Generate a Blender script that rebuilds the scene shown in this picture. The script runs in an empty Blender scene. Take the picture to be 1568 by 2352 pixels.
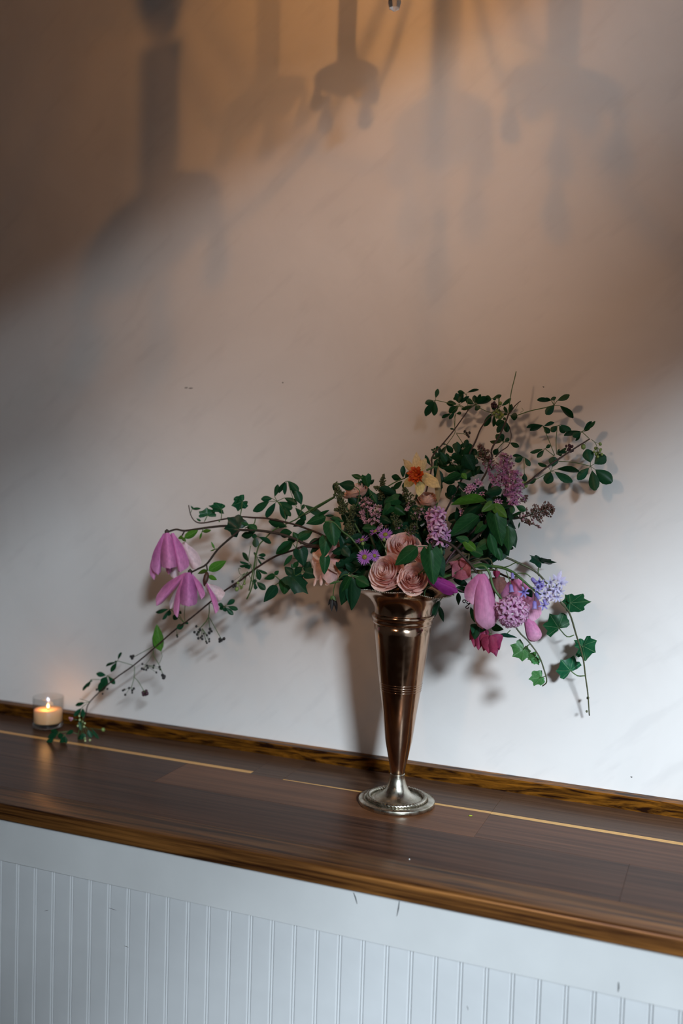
import bpy, bmesh, math, random
from mathutils import Vector, Matrix, noise
random.seed(7)
PI = math.pi
sc = bpy.context.scene
col = sc.collection
V = Vector

# ------------------------------------------------------------------ camera
EYE = V((0.0, 0.0, 1.5))
FPX = 2287.0                                  # 35 mm on a 24x36 frame, 2352 px tall
PITCH, ROLL, YAW = math.atan(127.0 / FPX), math.radians(1.77), math.radians(21.6)
fw = V((-math.sin(YAW) * math.cos(PITCH), math.cos(YAW) * math.cos(PITCH), -math.sin(PITCH)))
r0 = V((math.cos(YAW), math.sin(YAW), 0.0))
u0 = r0.cross(fw)
cr = math.cos(ROLL) * r0 + math.sin(ROLL) * u0
cu = -math.sin(ROLL) * r0 + math.cos(ROLL) * u0
cam_data = bpy.data.cameras.new('camera')
cam_data.sensor_fit = 'VERTICAL'
cam_data.sensor_height = 36.0
cam_data.sensor_width = 24.0
cam_data.lens = 36.0 * FPX / 2352.0
cam_data.clip_start = 0.02
cam_data.dof.use_dof = True
cam_data.dof.focus_distance = 1.54
cam_data.dof.aperture_fstop = 2.2
cam = bpy.data.objects.new('camera', cam_data)
col.objects.link(cam)
cam.matrix_world = Matrix(((cr.x, cu.x, -fw.x, EYE.x), (cr.y, cu.y, -fw.y, EYE.y), (cr.z, cu.z, -fw.z, EYE.z), (0, 0, 0, 1)))
sc.camera = cam


def at(px, py, Y):
    """world point seen at photograph pixel (px, py) on the plane at distance Y towards the wall"""
    r = fw + cr * ((px - 784.0) / FPX) - cu * ((py - 1176.0) / FPX)
    return EYE + r * (Y / r.y)


def mpp(Y, px=900):
    """metres per pixel there"""
    r = fw + cr * ((px - 784.0) / FPX)
    return (Y / r.y) / FPX


# ------------------------------------------------------------------ view, world, daylight
sc.view_settings.view_transform = 'Standard'
sc.view_settings.look = 'None'
sc.view_settings.exposure = 0.0
sc.view_settings.gamma = 1.0
sc.view_settings.use_curve_mapping = False
sc.cycles.use_denoising = True
sc.cycles.max_bounces = 8
sc.cycles.sample_clamp_indirect = 4.0
world = bpy.data.worlds.new('world')
sc.world = world
world.use_nodes = True
bg = world.node_tree.nodes['Background']
bg.inputs[0].default_value = (0.78, 0.89, 1.0, 1)
bg.inputs[1].default_value = 0.55

# overcast daylight: a bright patch of sky high outside the right-hand window
SKY_POS, SKY_AIM = V((8.08, -10.86, 7.43)), V((-0.5, 1.6, 1.2))
sky_data = bpy.data.lights.new('daylight', 'AREA')
sky_data.shape = 'DISK'
sky_data.size = 2.45
sky_data.energy = 5300
sky_data.color = (0.76, 0.89, 1.0)
sky = bpy.data.objects.new('daylight', sky_data)
col.objects.link(sky)
sky.rotation_euler = (SKY_POS - SKY_AIM).to_track_quat('Z', 'Y').to_euler()
sky.location = SKY_POS

# ------------------------------------------------------------------ object helpers
W = {}


def link(o, parent, M):
    col.objects.link(o)
    if parent is not None:
        o.parent = parent
        o.matrix_parent_inverse = Matrix.Identity(4)
        o.matrix_basis = W[parent.name].inverted() @ M
    else:
        o.matrix_basis = M
    W[o.name] = M
    return o


def tag(o, label=None, cat=None, group=None, kind=None):
    if label: o['label'] = label
    if cat: o['category'] = cat
    if group: o['group'] = group
    if kind: o['kind'] = kind
    return o


def thing(name, label, cat, loc, group=None, M=None):
    o = bpy.data.objects.new(name, None)
    o.empty_display_size = 0.02
    link(o, None, M if M is not None else Matrix.Translation(loc))
    return tag(o, label, cat, group)


class MB:
    def __init__(s):
        s.v = []; s.f = []; s.uv = []

    def add(s, verts, faces, uv=None):
        n = len(s.v)
        s.v += [V(p) for p in verts]
        s.f += [tuple(i + n for i in q) for q in faces]
        s.uv += list(uv) if uv else [(0, 0)] * len(verts)

    def box(s, lo, hi):
        x0, y0, z0 = lo; x1, y1, z1 = hi
        s.add([(x0, y0, z0), (x1, y0, z0), (x1, y1, z0), (x0, y1, z0), (x0, y0, z1), (x1, y0, z1), (x1, y1, z1), (x0, y1, z1)],
              [(0, 3, 2, 1), (4, 5, 6, 7), (0, 1, 5, 4), (1, 2, 6, 5), (2, 3, 7, 6), (3, 0, 4, 7)])

    def tube(s, pts, rad, segs=6, sub=4, cap=True):
        pts = [V(p) for p in pts]
        n = len(pts)
        if not hasattr(rad, '__len__'): rad = [rad] * n
        P, R = [], []
        if n > 2 and sub > 1:
            for i in range(n - 1):
                a = pts[max(i - 1, 0)]; b = pts[i]; c = pts[i + 1]; d = pts[min(i + 2, n - 1)]
                for k in range(sub):
                    t = k / sub
                    P.append(0.5 * ((2 * b) + (c - a) * t + (2 * a - 5 * b + 4 * c - d) * t * t + (3 * b - a - 3 * c + d) * t ** 3))
                    R.append(rad[i] * (1 - t) + rad[i + 1] * t)
            P.append(pts[-1]); R.append(rad[-1])
        else:
            P, R = pts, list(rad)
        vs, fs = [], []
        nrm = None
        m = len(P)
        for i in range(m):
            d = (P[min(i + 1, m - 1)] - P[max(i - 1, 0)])
            if d.length < 1e-9: d = V((0, 0, 1))
            d.normalize()
            if nrm is None:
                nrm = d.orthogonal().normalized()
            else:
                nrm = nrm - d * nrm.dot(d)
                nrm = nrm.normalized() if nrm.length > 1e-6 else d.orthogonal().normalized()
            b = d.cross(nrm)
            for k in range(segs):
                a = 2 * PI * k / segs
                vs.append(P[i] + (nrm * math.cos(a) + b * math.sin(a)) * R[i])
        for i in range(m - 1):
            for k in range(segs):
                k2 = (k + 1) % segs
                fs.append((i * segs + k, i * segs + k2, (i + 1) * segs + k2, (i + 1) * segs + k))
        if cap:
            fs.append(tuple(range(segs))[::-1])
            fs.append(tuple((m - 1) * segs + k for k in range(segs)))
        s.add(vs, fs)

    def lathe(s, prof, n=48, mod=None, close=False):
        vs, fs = [], []
        for (r, z) in prof:
            for k in range(n):
                a = 2 * PI * k / n
                rr, zz = (r, z) if mod is None else mod(r, z, a)
                vs.append((rr * math.cos(a), rr * math.sin(a), zz))
        m = len(prof)
        for i in range(m - 1 if not close else m):
            j = (i + 1) % m
            for k in range(n):
                k2 = (k + 1) % n
                fs.append((i * n + k, i * n + k2, j * n + k2, j * n + k))
        s.add(vs, fs)

    def blob(s, c, r, q=1.0, axis=None):
        """small eight-sided bud or berry, long axis 'axis'"""
        c = V(c)
        ax = V(axis).normalized() if axis is not None else V((0, 0, 1))
        a = ax.orthogonal().normalized(); b = ax.cross(a)
        vs = [c - ax * r * q]
        for t, w in ((-.5, .85), (.45, .88)):
            for k in range(6):
                g = 2 * PI * k / 6
                vs.append(c + ax * r * q * t + (a * math.cos(g) + b * math.sin(g)) * r * w)
        vs.append(c + ax * r * q)
        fs = [(0, 1 + (k + 1) % 6, 1 + k) for k in range(6)]
        fs += [(1 + k, 1 + (k + 1) % 6, 7 + (k + 1) % 6, 7 + k) for k in range(6)]
        fs += [(13, 7 + k, 7 + (k + 1) % 6) for k in range(6)]
        s.add(vs, fs)

    def mesh(s, name, mat, origin=None, smooth=True):
        me = bpy.data.meshes.new(name)
        o = origin if origin is not None else V((0, 0, 0))
        me.from_pydata([tuple(p - o) for p in s.v], [], s.f)
        uvl = me.uv_layers.new(name='UVMap')
        for lp in me.loops:
            uvl.data[lp.index].uv = s.uv[lp.vertex_index]
        if smooth:
            me.polygons.foreach_set('use_smooth', [True] * len(me.polygons))
        me.materials.append(mat)
        me.update()
        return me

    def obj(s, name, mat, parent=None, origin=None, smooth=True):
        o = origin if origin is not None else (W[parent.name].translation.copy() if parent is not None else V((0, 0, 0)))
        return link(bpy.data.objects.new(name, s.mesh(name, mat, o, smooth)), parent, Matrix.Translation(o))


def inst(name, me, parent, M):
    return link(bpy.data.objects.new(name, me), parent, M)


# ------------------------------------------------------------------ materials
def newmat(name):
    m = bpy.data.materials.new(name)
    m.use_nodes = True
    nt = m.node_tree
    return m, nt, nt.nodes['Principled BSDF'], nt.nodes.new, nt.links.new


def ramp(new, stops):
    r = new('ShaderNodeValToRGB')
    e = r.color_ramp.elements
    while len(e) < len(stops): e.new(0.5)
    for i, (p, c) in enumerate(stops):
        e[i].position = p
        e[i].color = (*c, 1)
    return r


def simple(name, c, rough=0.5, metal=0.0, var=0.0, scale=40, bump=0.0, spec=0.5, sss=0.0):
    m, nt, b, new, lk = newmat(name)
    b.inputs['Roughness'].default_value = rough
    b.inputs['Metallic'].default_value = metal
    b.inputs['Specular IOR Level'].default_value = spec
    b.inputs['Base Color'].default_value = (*c, 1)
    if sss:
        b.inputs['Subsurface Weight'].default_value = sss
        b.inputs['Subsurface Radius'].default_value = (0.01, 0.006, 0.004)
        b.inputs['Subsurface Scale'].default_value = 0.5
    tc = new('ShaderNodeTexCoord')
    if var or bump:
        n = new('ShaderNodeTexNoise'); n.inputs['Scale'].default_value = scale; n.inputs['Detail'].default_value = 5
        lk(tc.outputs['Object'], n.inputs['Vector'])
        if var:
            r = ramp(new, [(0.3, [max(0, x * (1 - var)) for x in c]), (0.7, [min(1, x * (1 + var)) for x in c])])
            lk(n.outputs['Fac'], r.inputs[0]); lk(r.outputs[0], b.inputs['Base Color'])
        if bump:
            bp = new('ShaderNodeBump'); bp.inputs['Strength'].default_value = bump; bp.inputs['Distance'].default_value = 0.002
            lk(n.outputs['Fac'], bp.inputs['Height']); lk(bp.outputs[0], b.inputs['Normal'])
    return m


def plant_mat(name, c, rough=0.45, trans=0.25, veins=None, vein_c=None, vein_w=0.02, edge=None, streak=0.0, inner=None, spec=0.22, vary=None):
    """leaf or petal: UV is the flat blade, x across (-.5..5), y along; veins None / 'mid' / 'ivy' / 'petal'"""
    m, nt, b, new, lk = newmat(name)
    b.inputs['Roughness'].default_value = rough
    b.inputs['Specular IOR Level'].default_value = spec
    oi = new('ShaderNodeObjectInfo')
    hsv = new('ShaderNodeHueSaturation')
    mr = new('ShaderNodeMapRange'); vy = vary if vary else ((0.70, 1.22) if veins else (0.90, 1.08)); mr.inputs['To Min'].default_value = vy[0]; mr.inputs['To Max'].default_value = vy[1]
    lk(oi.outputs['Random'], mr.inputs['Value']); lk(mr.outputs[0], hsv.inputs['Value'])
    mr2 = new('ShaderNodeMapRange'); mr2.inputs['To Min'].default_value = 0.485; mr2.inputs['To Max'].default_value = 0.515
    lk(oi.outputs['Random'], mr2.inputs['Value']); lk(mr2.outputs[0], hsv.inputs['Hue'])
    uv = new('ShaderNodeUVMap'); uv.uv_map = 'UVMap'
    sep = new('ShaderNodeSeparateXYZ'); lk(uv.outputs[0], sep.inputs[0])
    src = None

    def math_(op, a, bb=None):
        n = new('ShaderNodeMath'); n.operation = op
        for i, x in enumerate((a, bb)):
            if x is None: continue
            if isinstance(x, (int, float)): n.inputs[i].default_value = x
            else: lk(x, n.inputs[i])
        return n.outputs[0]
    col_in = None
    rgb = new('ShaderNodeRGB'); rgb.outputs[0].default_value = (*c, 1)
    colr = rgb.outputs[0]
    ns = new('ShaderNodeTexNoise'); ns.inputs['Scale'].default_value = 6.0; ns.inputs['Detail'].default_value = 4
    lk(uv.outputs[0], ns.inputs['Vector'])

    def mix(fac, a, bcol):
        n = new('ShaderNodeMix'); n.data_type = 'RGBA'
        if isinstance(fac, float): n.inputs['Factor'].default_value = fac
        else: lk(fac, n.inputs['Factor'])
        lk(a, n.inputs['A'])
        if isinstance(bcol, tuple): n.inputs['B'].default_value = (*bcol, 1)
        else: lk(bcol, n.inputs['B'])
        return n.outputs['Result']
    if edge:                                   # towards the tip
        e = math_('POWER', math_('MAXIMUM', sep.outputs['Y'], 0.0), 2.2)
        colr = mix(math_('MULTIPLY', e, 0.8), colr, edge)
    if streak:
        cmb = new('ShaderNodeCombineXYZ')
        lk(math_('MULTIPLY', sep.outputs['X'], 26.0), cmb.inputs[0]); lk(math_('MULTIPLY', sep.outputs['Y'], 1.6), cmb.inputs[1])
        n2 = new('ShaderNodeTexNoise'); n2.inputs['Scale'].default_value = 1.0; n2.inputs['Detail'].default_value = 3
        lk(cmb.outputs[0], n2.inputs['Vector'])
        colr = mix(math_('MULTIPLY', math_('GREATER_THAN', n2.outputs['Fac'], 0.56), streak), colr, tuple(x * 0.62 for x in c))
    if veins in ('mid', 'ivy') and vein_c:
        ax = math_('ABSOLUTE', sep.outputs['X'])
        if veins == 'mid':
            m1 = math_('LESS_THAN', ax, vein_w)
            fr = math_('FRACT', math_('SUBTRACT', math_('MULTIPLY', sep.outputs['Y'], 6.0), math_('MULTIPLY', ax, 6.0)))
            m2 = math_('MULTIPLY', math_('LESS_THAN', fr, 0.10), 0.4)
            fac = math_('MAXIMUM', m1, m2)
        else:
            th = math_('ABSOLUTE', math_('ARCTAN2', sep.outputs['X'], sep.outputs['Y']))
            rr = math_('SQRT', math_('ADD', math_('POWER', sep.outputs['X'], 2.0), math_('POWER', sep.outputs['Y'], 2.0)))
            fac = None
            for a0 in (0.0, 0.76, 1.72):
                d = math_('MULTIPLY', math_('ABSOLUTE', math_('SUBTRACT', th, a0)), rr)
                q = math_('LESS_THAN', d, vein_w * (1.0 if a0 else 1.2))
                fac = q if fac is None else math_('MAXIMUM', fac, q)
        colr = mix(math_('MULTIPLY', fac, 0.75), colr, vein_c)
    if inner:                                   # the other face of the blade
        g = new('ShaderNodeNewGeometry')
        colr = mix(g.outputs['Backfacing'], colr, inner)
    vr = ramp(new, [(0.3, (0.78, 0.78, 0.78)), (0.7, (1.15, 1.15, 1.15))])
    lk(ns.outputs['Fac'], vr.inputs[0])
    mul = new('ShaderNodeMix'); mul.data_type = 'RGBA'; mul.blend_type = 'MULTIPLY'; mul.inputs['Factor'].default_value = 1.0
    lk(colr, mul.inputs['A']); lk(vr.outputs[0], mul.inputs['B'])
    lk(mul.outputs['Result'], hsv.inputs['Color'])
    lk(hsv.outputs[0], b.inputs['Base Color'])
    if trans:
        t = new('ShaderNodeBsdfTranslucent'); lk(hsv.outputs[0], t.inputs['Color'])
        ms = new('ShaderNodeMixShader'); ms.inputs[0].default_value = trans
        out = nt.nodes['Material Output']
        lk(b.outputs[0], ms.inputs[1]); lk(t.outputs[0], ms.inputs[2]); lk(ms.outputs[0], out.inputs['Surface'])
    return m


def wood(name, dark, light, rough=0.30, coat=0.0, gx=3.0, gy=110.0, fig=0.0, contrast=(0.3, 0.72), dist=0.4, metal=0.0):
    m, nt, b, new, lk = newmat(name)
    tc = new('ShaderNodeTexCoord')
    oi = new('ShaderNodeObjectInfo')
    vm = new('ShaderNodeVectorMath'); vm.operation = 'MULTIPLY_ADD'
    lk(tc.outputs['Object'], vm.inputs[0]); vm.inputs[1].default_value = (gx, gy, gy)
    cm = new('ShaderNodeCombineXYZ')
    mm = new('ShaderNodeMath'); mm.operation = 'MULTIPLY'; mm.inputs[1].default_value = 40.0
    lk(oi.outputs['Random'], mm.inputs[0])
    for i in range(3): lk(mm.outputs[0], cm.inputs[i])
    lk(cm.outputs[0], vm.inputs[2])
    n = new('ShaderNodeTexNoise'); n.inputs['Scale'].default_value = 1.0; n.inputs['Detail'].default_value = 6; n.inputs['Roughness'].default_value = 0.62
    n.inputs['Distortion'].default_value = dist
    lk(vm.outputs[0], n.inputs['Vector'])
    fac = n.outputs['Fac']
    if fig:
        v2 = new('ShaderNodeVectorMath'); v2.operation = 'MULTIPLY'; v2.inputs[1].default_value = (1.6, 16.0, 30.0)
        lk(tc.outputs['Object'], v2.inputs[0])
        w = new('ShaderNodeTexWave'); w.wave_type = 'BANDS'; w.bands_direction = 'Z'
        w.inputs['Scale'].default_value = 1.3; w.inputs['Distortion'].default_value = 9.0; w.inputs['Detail'].default_value = 3.0; w.inputs['Detail Scale'].default_value = 1.3
        lk(v2.outputs[0], w.inputs['Vector'])
        mx = new('ShaderNodeMix'); mx.inputs['Factor'].default_value = fig
        lk(fac, mx.inputs['A']); lk(w.outputs['Fac'], mx.inputs['B'])
        fac = mx.outputs['Result']
    r = ramp(new, [(contrast[0], dark), (contrast[1], light)])
    lk(fac, r.inputs[0])
    lk(r.outputs[0], b.inputs['Base Color'])
    b.inputs['Roughness'].default_value = rough
    b.inputs['Specular IOR Level'].default_value = 0.11
    b.inputs['Coat Weight'].default_value = coat
    b.inputs['Metallic'].default_value = metal
    b.inputs['Coat Roughness'].default_value = 0.12
    bp = new('ShaderNodeBump'); bp.inputs['Strength'].default_value = 0.12; bp.inputs['Distance'].default_value = 0.0008
    lk(n.outputs['Fac'], bp.inputs['Height']); lk(bp.outputs[0], b.inputs['Normal'])
    return m


def plaster(name):
    m, nt, b, new, lk = newmat(name)
    tc = new('ShaderNodeTexCoord')
    n = new('ShaderNodeTexNoise'); n.inputs['Scale'].default_value = 3.2; n.inputs['Detail'].default_value = 6; n.inputs['Roughness'].default_value = 0.6
    n.inputs['Distortion'].default_value = 0.6
    lk(tc.outputs['Object'], n.inputs['Vector'])
    r = ramp(new, [(0.25, (0.60, 0.565, 0.54)), (0.75, (0.69, 0.655, 0.63))])
    lk(n.outputs['Fac'], r.inputs[0])
    # fine trowel scratches
    vm = new('ShaderNodeVectorMath'); vm.operation = 'MULTIPLY'; vm.inputs[1].default_value = (9, 9, 38)
    rot = new('ShaderNodeVectorRotate'); rot.rotation_type = 'Y_AXIS'; rot.inputs['Angle'].default_value = 0.7
    lk(tc.outputs['Object'], rot.inputs['Vector']); lk(rot.outputs[0], vm.inputs[0])
    n2 = new('ShaderNodeTexNoise'); n2.inputs['Scale'].default_value = 1.0; n2.inputs['Detail'].default_value = 7
    lk(vm.outputs[0], n2.inputs['Vector'])
    r2 = ramp(new, [(0.30, (0.93, 0.93, 0.935)), (0.42, (1, 1, 1))])
    lk(n2.outputs['Fac'], r2.inputs[0])
    mul = new('ShaderNodeMix'); mul.data_type = 'RGBA'; mul.blend_type = 'MULTIPLY'; mul.inputs['Factor'].default_value = 0.7
    lk(r.outputs[0], mul.inputs['A']); lk(r2.outputs[0], mul.inputs['B'])
    lk(mul.outputs['Result'], b.inputs['Base Color'])
    b.inputs['Roughness'].default_value = 0.42
    b.inputs['Specular IOR Level'].default_value = 0.45
    bp = new('ShaderNodeBump'); bp.inputs['Strength'].default_value = 0.10; bp.inputs['Distance'].default_value = 0.004
    lk(n2.outputs['Fac'], bp.inputs['Height']); lk(bp.outputs[0], b.inputs['Normal'])
    return m


def silver(name, warm, cool, rough=0.2):
    m, nt, b, new, lk = newmat(name)
    tc = new('ShaderNodeTexCoord')
    vm = new('ShaderNodeVectorMath'); vm.operation = 'MULTIPLY'; vm.inputs[1].default_value = (60, 60, 14)
    lk(tc.outputs['Object'], vm.inputs[0])
    n = new('ShaderNodeTexNoise'); n.inputs['Scale'].default_value = 1.0; n.inputs['Detail'].default_value = 6
    lk(vm.outputs[0], n.inputs['Vector'])
    r = ramp(new, [(0.35, warm), (0.65, cool)])
    lk(n.outputs['Fac'], r.inputs[0]); lk(r.outputs[0], b.inputs['Base Color'])
    b.inputs['Metallic'].default_value = 1.0
    n2 = new('ShaderNodeTexNoise'); n2.inputs['Scale'].default_value = 90.0; n2.inputs['Detail'].default_value = 4
    lk(tc.outputs['Object'], n2.inputs['Vector'])
    r2 = ramp(new, [(0.3, (rough * 0.7,) * 3), (0.75, (rough * 1.6,) * 3)])
    lk(n2.outputs['Fac'], r2.inputs[0]); lk(r2.outputs[0], b.inputs['Roughness'])
    bp = new('ShaderNodeBump'); bp.inputs['Strength'].default_value = 0.06; bp.inputs['Distance'].default_value = 0.001
    lk(n2.outputs['Fac'], bp.inputs['Height']); lk(bp.outputs[0], b.inputs['Normal'])
    return m


def emit(name, c, s):
    m, nt, b, new, lk = newmat(name)
    b.inputs['Base Color'].default_value = (*c, 1)
    b.inputs['Emission Color'].default_value = (*c, 1)
    b.inputs['Emission Strength'].default_value = s
    return m


def thin_glass(name):
    m, nt, b, new, lk = newmat(name)
    t = new('ShaderNodeBsdfTransparent'); t.inputs['Color'].default_value = (0.94, 0.95, 0.95, 1)
    g = new('ShaderNodeBsdfGlossy'); g.inputs['Roughness'].default_value = 0.012
    lw0 = new('ShaderNodeLayerWeight'); lw0.inputs['Blend'].default_value = 0.35
    lw = new('ShaderNodeMath'); lw.operation = 'MULTIPLY_ADD'; lw.inputs[1].default_value = 0.45; lw.inputs[2].default_value = 0.03
    pw = new('ShaderNodeMath'); pw.operation = 'POWER'; pw.inputs[1].default_value = 3.0
    lk(lw0.outputs['Facing'], pw.inputs[0]); lk(pw.outputs[0], lw.inputs[0])
    ms = new('ShaderNodeMixShader')
    lk(lw.outputs[0], ms.inputs[0]); lk(t.outputs[0], ms.inputs[1]); lk(g.outputs[0], ms.inputs[2])
    lk(ms.outputs[0], nt.nodes['Material Output'].inputs['Surface'])
    return m


def solid_glass(name, ior=1.5):
    m, nt, b, new, lk = newmat(name)
    b.inputs['Base Color'].default_value = (0.97, 0.98, 0.98, 1)
    b.inputs['Transmission Weight'].default_value = 1.0
    b.inputs['Roughness'].default_value = 0.02
    b.inputs['IOR'].default_value = ior
    return m


M_plaster = plaster('plaster')
M_white = simple('white_paint', (0.48, 0.475, 0.465), 0.38, var=0.05, scale=9, bump=0.05)
M_bead = simple('beadboard_paint', (0.465, 0.465, 0.465), 0.40, var=0.05, scale=14, bump=0.05)
M_room = simple('room_paint', (0.34, 0.28, 0.235), 0.8, var=0.05, scale=5)
M_floor = wood('floor_wood', (0.06, 0.035, 0.02), (0.14, 0.08, 0.045), 0.5, 0.0)
M_trimwood = wood('trim_wood', (0.022, 0.007, 0.003), (0.34, 0.125, 0.012), 0.44, 0.0, 9, 80, contrast=(0.40, 0.66), dist=1.6, metal=0.62)
M_plank_dark = wood('plank_dark', (0.026, 0.010, 0.006), (0.098, 0.041, 0.022))
M_plank_red = wood('plank_red', (0.045, 0.017, 0.009), (0.135, 0.056, 0.029))
M_plank_mid = wood('plank_mid', (0.080, 0.029, 0.012), (0.18, 0.072, 0.032))
M_plank_back = wood('plank_back', (0.045, 0.022, 0.013), (0.105, 0.055, 0.032))
M_plank_front = wood('plank_front', (0.034, 0.011, 0.004), (0.26, 0.105, 0.026), rough=0.42, gx=4, gy=150, contrast=(0.37, 0.68), metal=0.45)
M_yellow = wood('strip_wood', (0.52, 0.27, 0.08), (0.72, 0.42, 0.15))
M_silver_body = silver('vase_silver', (0.37, 0.235, 0.155), (0.51, 0.365, 0.265), 0.14)
M_silver_foot = silver('foot_silver', (0.36, 0.34, 0.26), (0.58, 0.54, 0.46), 0.27)
M_silver_dark = simple('tarnish', (0.10, 0.085, 0.07), 0.5, metal=0.7)
M_crack = simple('crack_dark', (0.02, 0.022, 0.025), 0.9)
M_scuff = simple('scuff_grey', (0.16, 0.15, 0.15), 0.9)
M_brass = simple('dark_brass', (0.20, 0.13, 0.06), 0.35, metal=1.0)
M_sleeve = simple('candle_sleeve', (0.75, 0.68, 0.55), 0.5)
M_crystal = solid_glass('crystal', 1.55)
M_glass = thin_glass('votive_glass')
M_glass_base = solid_glass('votive_base', 1.48)
M_wax = simple('wax', (0.95, 0.52, 0.27), 0.5, sss=0.7)  # cream wax; its orange candle glow is put into the base colour
M_wick = simple('wick', (0.02, 0.015, 0.01), 0.9)
M_flame = emit('flame', (1.0, 0.58, 0.20), 9)
M_bulb = emit('bulb', (1.0, 0.55, 0.22), 20)
M_bulb_dim = emit('bulb_dim', (1.0, 0.50, 0.18), 3)

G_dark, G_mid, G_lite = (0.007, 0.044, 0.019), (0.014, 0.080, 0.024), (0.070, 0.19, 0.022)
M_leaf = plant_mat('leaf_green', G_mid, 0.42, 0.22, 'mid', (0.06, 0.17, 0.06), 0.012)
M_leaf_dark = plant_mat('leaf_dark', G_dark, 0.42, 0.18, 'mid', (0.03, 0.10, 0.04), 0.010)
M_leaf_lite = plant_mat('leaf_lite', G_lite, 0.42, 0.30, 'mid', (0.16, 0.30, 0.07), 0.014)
M_akebia = plant_mat('akebia_green', (0.008, 0.058, 0.022), 0.42, 0.20, 'mid', (0.02, 0.10, 0.04), 0.008)
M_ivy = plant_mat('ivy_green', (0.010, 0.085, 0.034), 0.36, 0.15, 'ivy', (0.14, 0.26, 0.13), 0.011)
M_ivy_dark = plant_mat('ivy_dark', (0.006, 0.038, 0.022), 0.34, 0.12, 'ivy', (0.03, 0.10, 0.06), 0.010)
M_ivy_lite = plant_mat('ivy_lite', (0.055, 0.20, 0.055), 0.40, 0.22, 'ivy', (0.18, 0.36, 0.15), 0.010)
M_petiole = simple('petiole', (0.06, 0.12, 0.03), 0.5)
M_stem_brown = simple('stem_brown', (0.035, 0.016, 0.012), 0.55, var=0.4, scale=120)
M_stem_bark = simple('stem_bark', (0.028, 0.018, 0.012), 0.7, var=0.4, scale=160)
M_stem_green = simple('stem_green', (0.05, 0.115, 0.03), 0.5, var=0.2, scale=80)
M_stem_olive = simple('stem_olive', (0.06, 0.065, 0.028), 0.55, var=0.3, scale=120)
M_rose = plant_mat('rose_petal', (0.95, 0.53, 0.47), 0.65, 0.30, edge=(0.96, 0.74, 0.67), spec=0.2)
M_rose_peach = plant_mat('rose_peach', (0.88, 0.52, 0.40), 0.65, 0.32, edge=(0.90, 0.62, 0.50), spec=0.2)
M_magnolia = plant_mat('magnolia_petal', (0.60, 0.17, 0.43), 0.5, 0.22, streak=0.22, inner=(0.76, 0.58, 0.64), edge=(0.70, 0.32, 0.56), spec=0.3)
M_magnolia_pale = plant_mat('magnolia_inner', (0.74, 0.56, 0.62), 0.5, 0.25, edge=(0.80, 0.66, 0.70), spec=0.3)
M_bloom = plant_mat('bloom_petal', (0.66, 0.20, 0.40), 0.5, 0.2, streak=0.2, edge=(0.78, 0.46, 0.58), spec=0.3)
M_bud_mag = plant_mat('bud_magenta', (0.30, 0.035, 0.22), 0.45, 0.15, streak=0.2, spec=0.3)
M_hell_pink = plant_mat('hellebore_pink', (0.38, 0.105, 0.13), 0.55, 0.22, streak=0.3, spec=0.25)
M_hell_mag = plant_mat('hellebore_magenta', (0.27, 0.030, 0.085), 0.55, 0.22, streak=0.3, spec=0.25)
M_hell_brown = plant_mat('hellebore_brown', (0.20, 0.085, 0.075), 0.6, 0.22, streak=0.3, spec=0.25)
M_lilac = plant_mat('lilac_floret', (0.42, 0.145, 0.31), 0.55, 0.2, edge=(0.55, 0.27, 0.48), spec=0.2)
M_lilac_pink = plant_mat('lilac_pink', (0.62, 0.30, 0.38), 0.55, 0.2, edge=(0.72, 0.46, 0.50), spec=0.2)
M_bud_green = simple('bud_green', (0.060, 0.072, 0.022), 0.6, var=0.4, scale=200)
M_bud_brown = simple('bud_brown', (0.13, 0.065, 0.055), 0.6, var=0.4, scale=200)
M_bud_dark = simple('bud_dark', (0.016, 0.014, 0.014), 0.6)
M_hyacinth = plant_mat('hyacinth_floret', (0.58, 0.23, 0.46), 0.5, 0.25, edge=(0.86, 0.66, 0.78), spec=0.25)
M_bluebell = plant_mat('bluebell_floret', (0.25, 0.21, 0.60), 0.5, 0.25, edge=(0.48, 0.44, 0.74), spec=0.25)
M_bluebell_pale = plant_mat('bluebell_pale', (0.60, 0.56, 0.80), 0.5, 0.25, edge=(0.78, 0.74, 0.86), spec=0.25)
M_aster = plant_mat('aster_ray', (0.40, 0.135, 0.50), 0.55, 0.2, edge=(0.52, 0.26, 0.58), spec=0.2)
M_aster_disc = simple('aster_disc', (0.22, 0.20, 0.025), 0.7, var=0.4, scale=500, bump=0.4)
M_tepal = plant_mat('daffodil_tepal', (0.82, 0.62, 0.27), 0.6, 0.32, edge=(0.86, 0.70, 0.40), streak=0.15, spec=0.25)
M_corona = plant_mat('daffodil_corona', (0.55, 0.060, 0.008), 0.55, 0.15, edge=(0.66, 0.11, 0.02), spec=0.25)
M_paper = plant_mat('spathe', (0.36, 0.24, 0.13), 0.7, 0.3, streak=0.3)
M_berry = simple('berry_green', (0.17, 0.24, 0.065), 0.45, var=0.2, scale=200)
M_berry_pale = simple('berry_pale', (0.42, 0.50, 0.22), 0.45)
M_plum = simple('akebia_flower', (0.045, 0.012, 0.022), 0.5)
M_scrap = simple('leaf_scrap', (0.30, 0.34, 0.02), 0.5)
M_crumb = simple('crumb_white', (0.8, 0.8, 0.78), 0.8)

# ------------------------------------------------------------------ the room
WALL_Y, ZC = 1.642, 0.9531                    # wall face, counter top
RX, LX, CEIL = 1.10, -2.60, 3.60


def struct(o):
    o['kind'] = 'structure'
    return o


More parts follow.
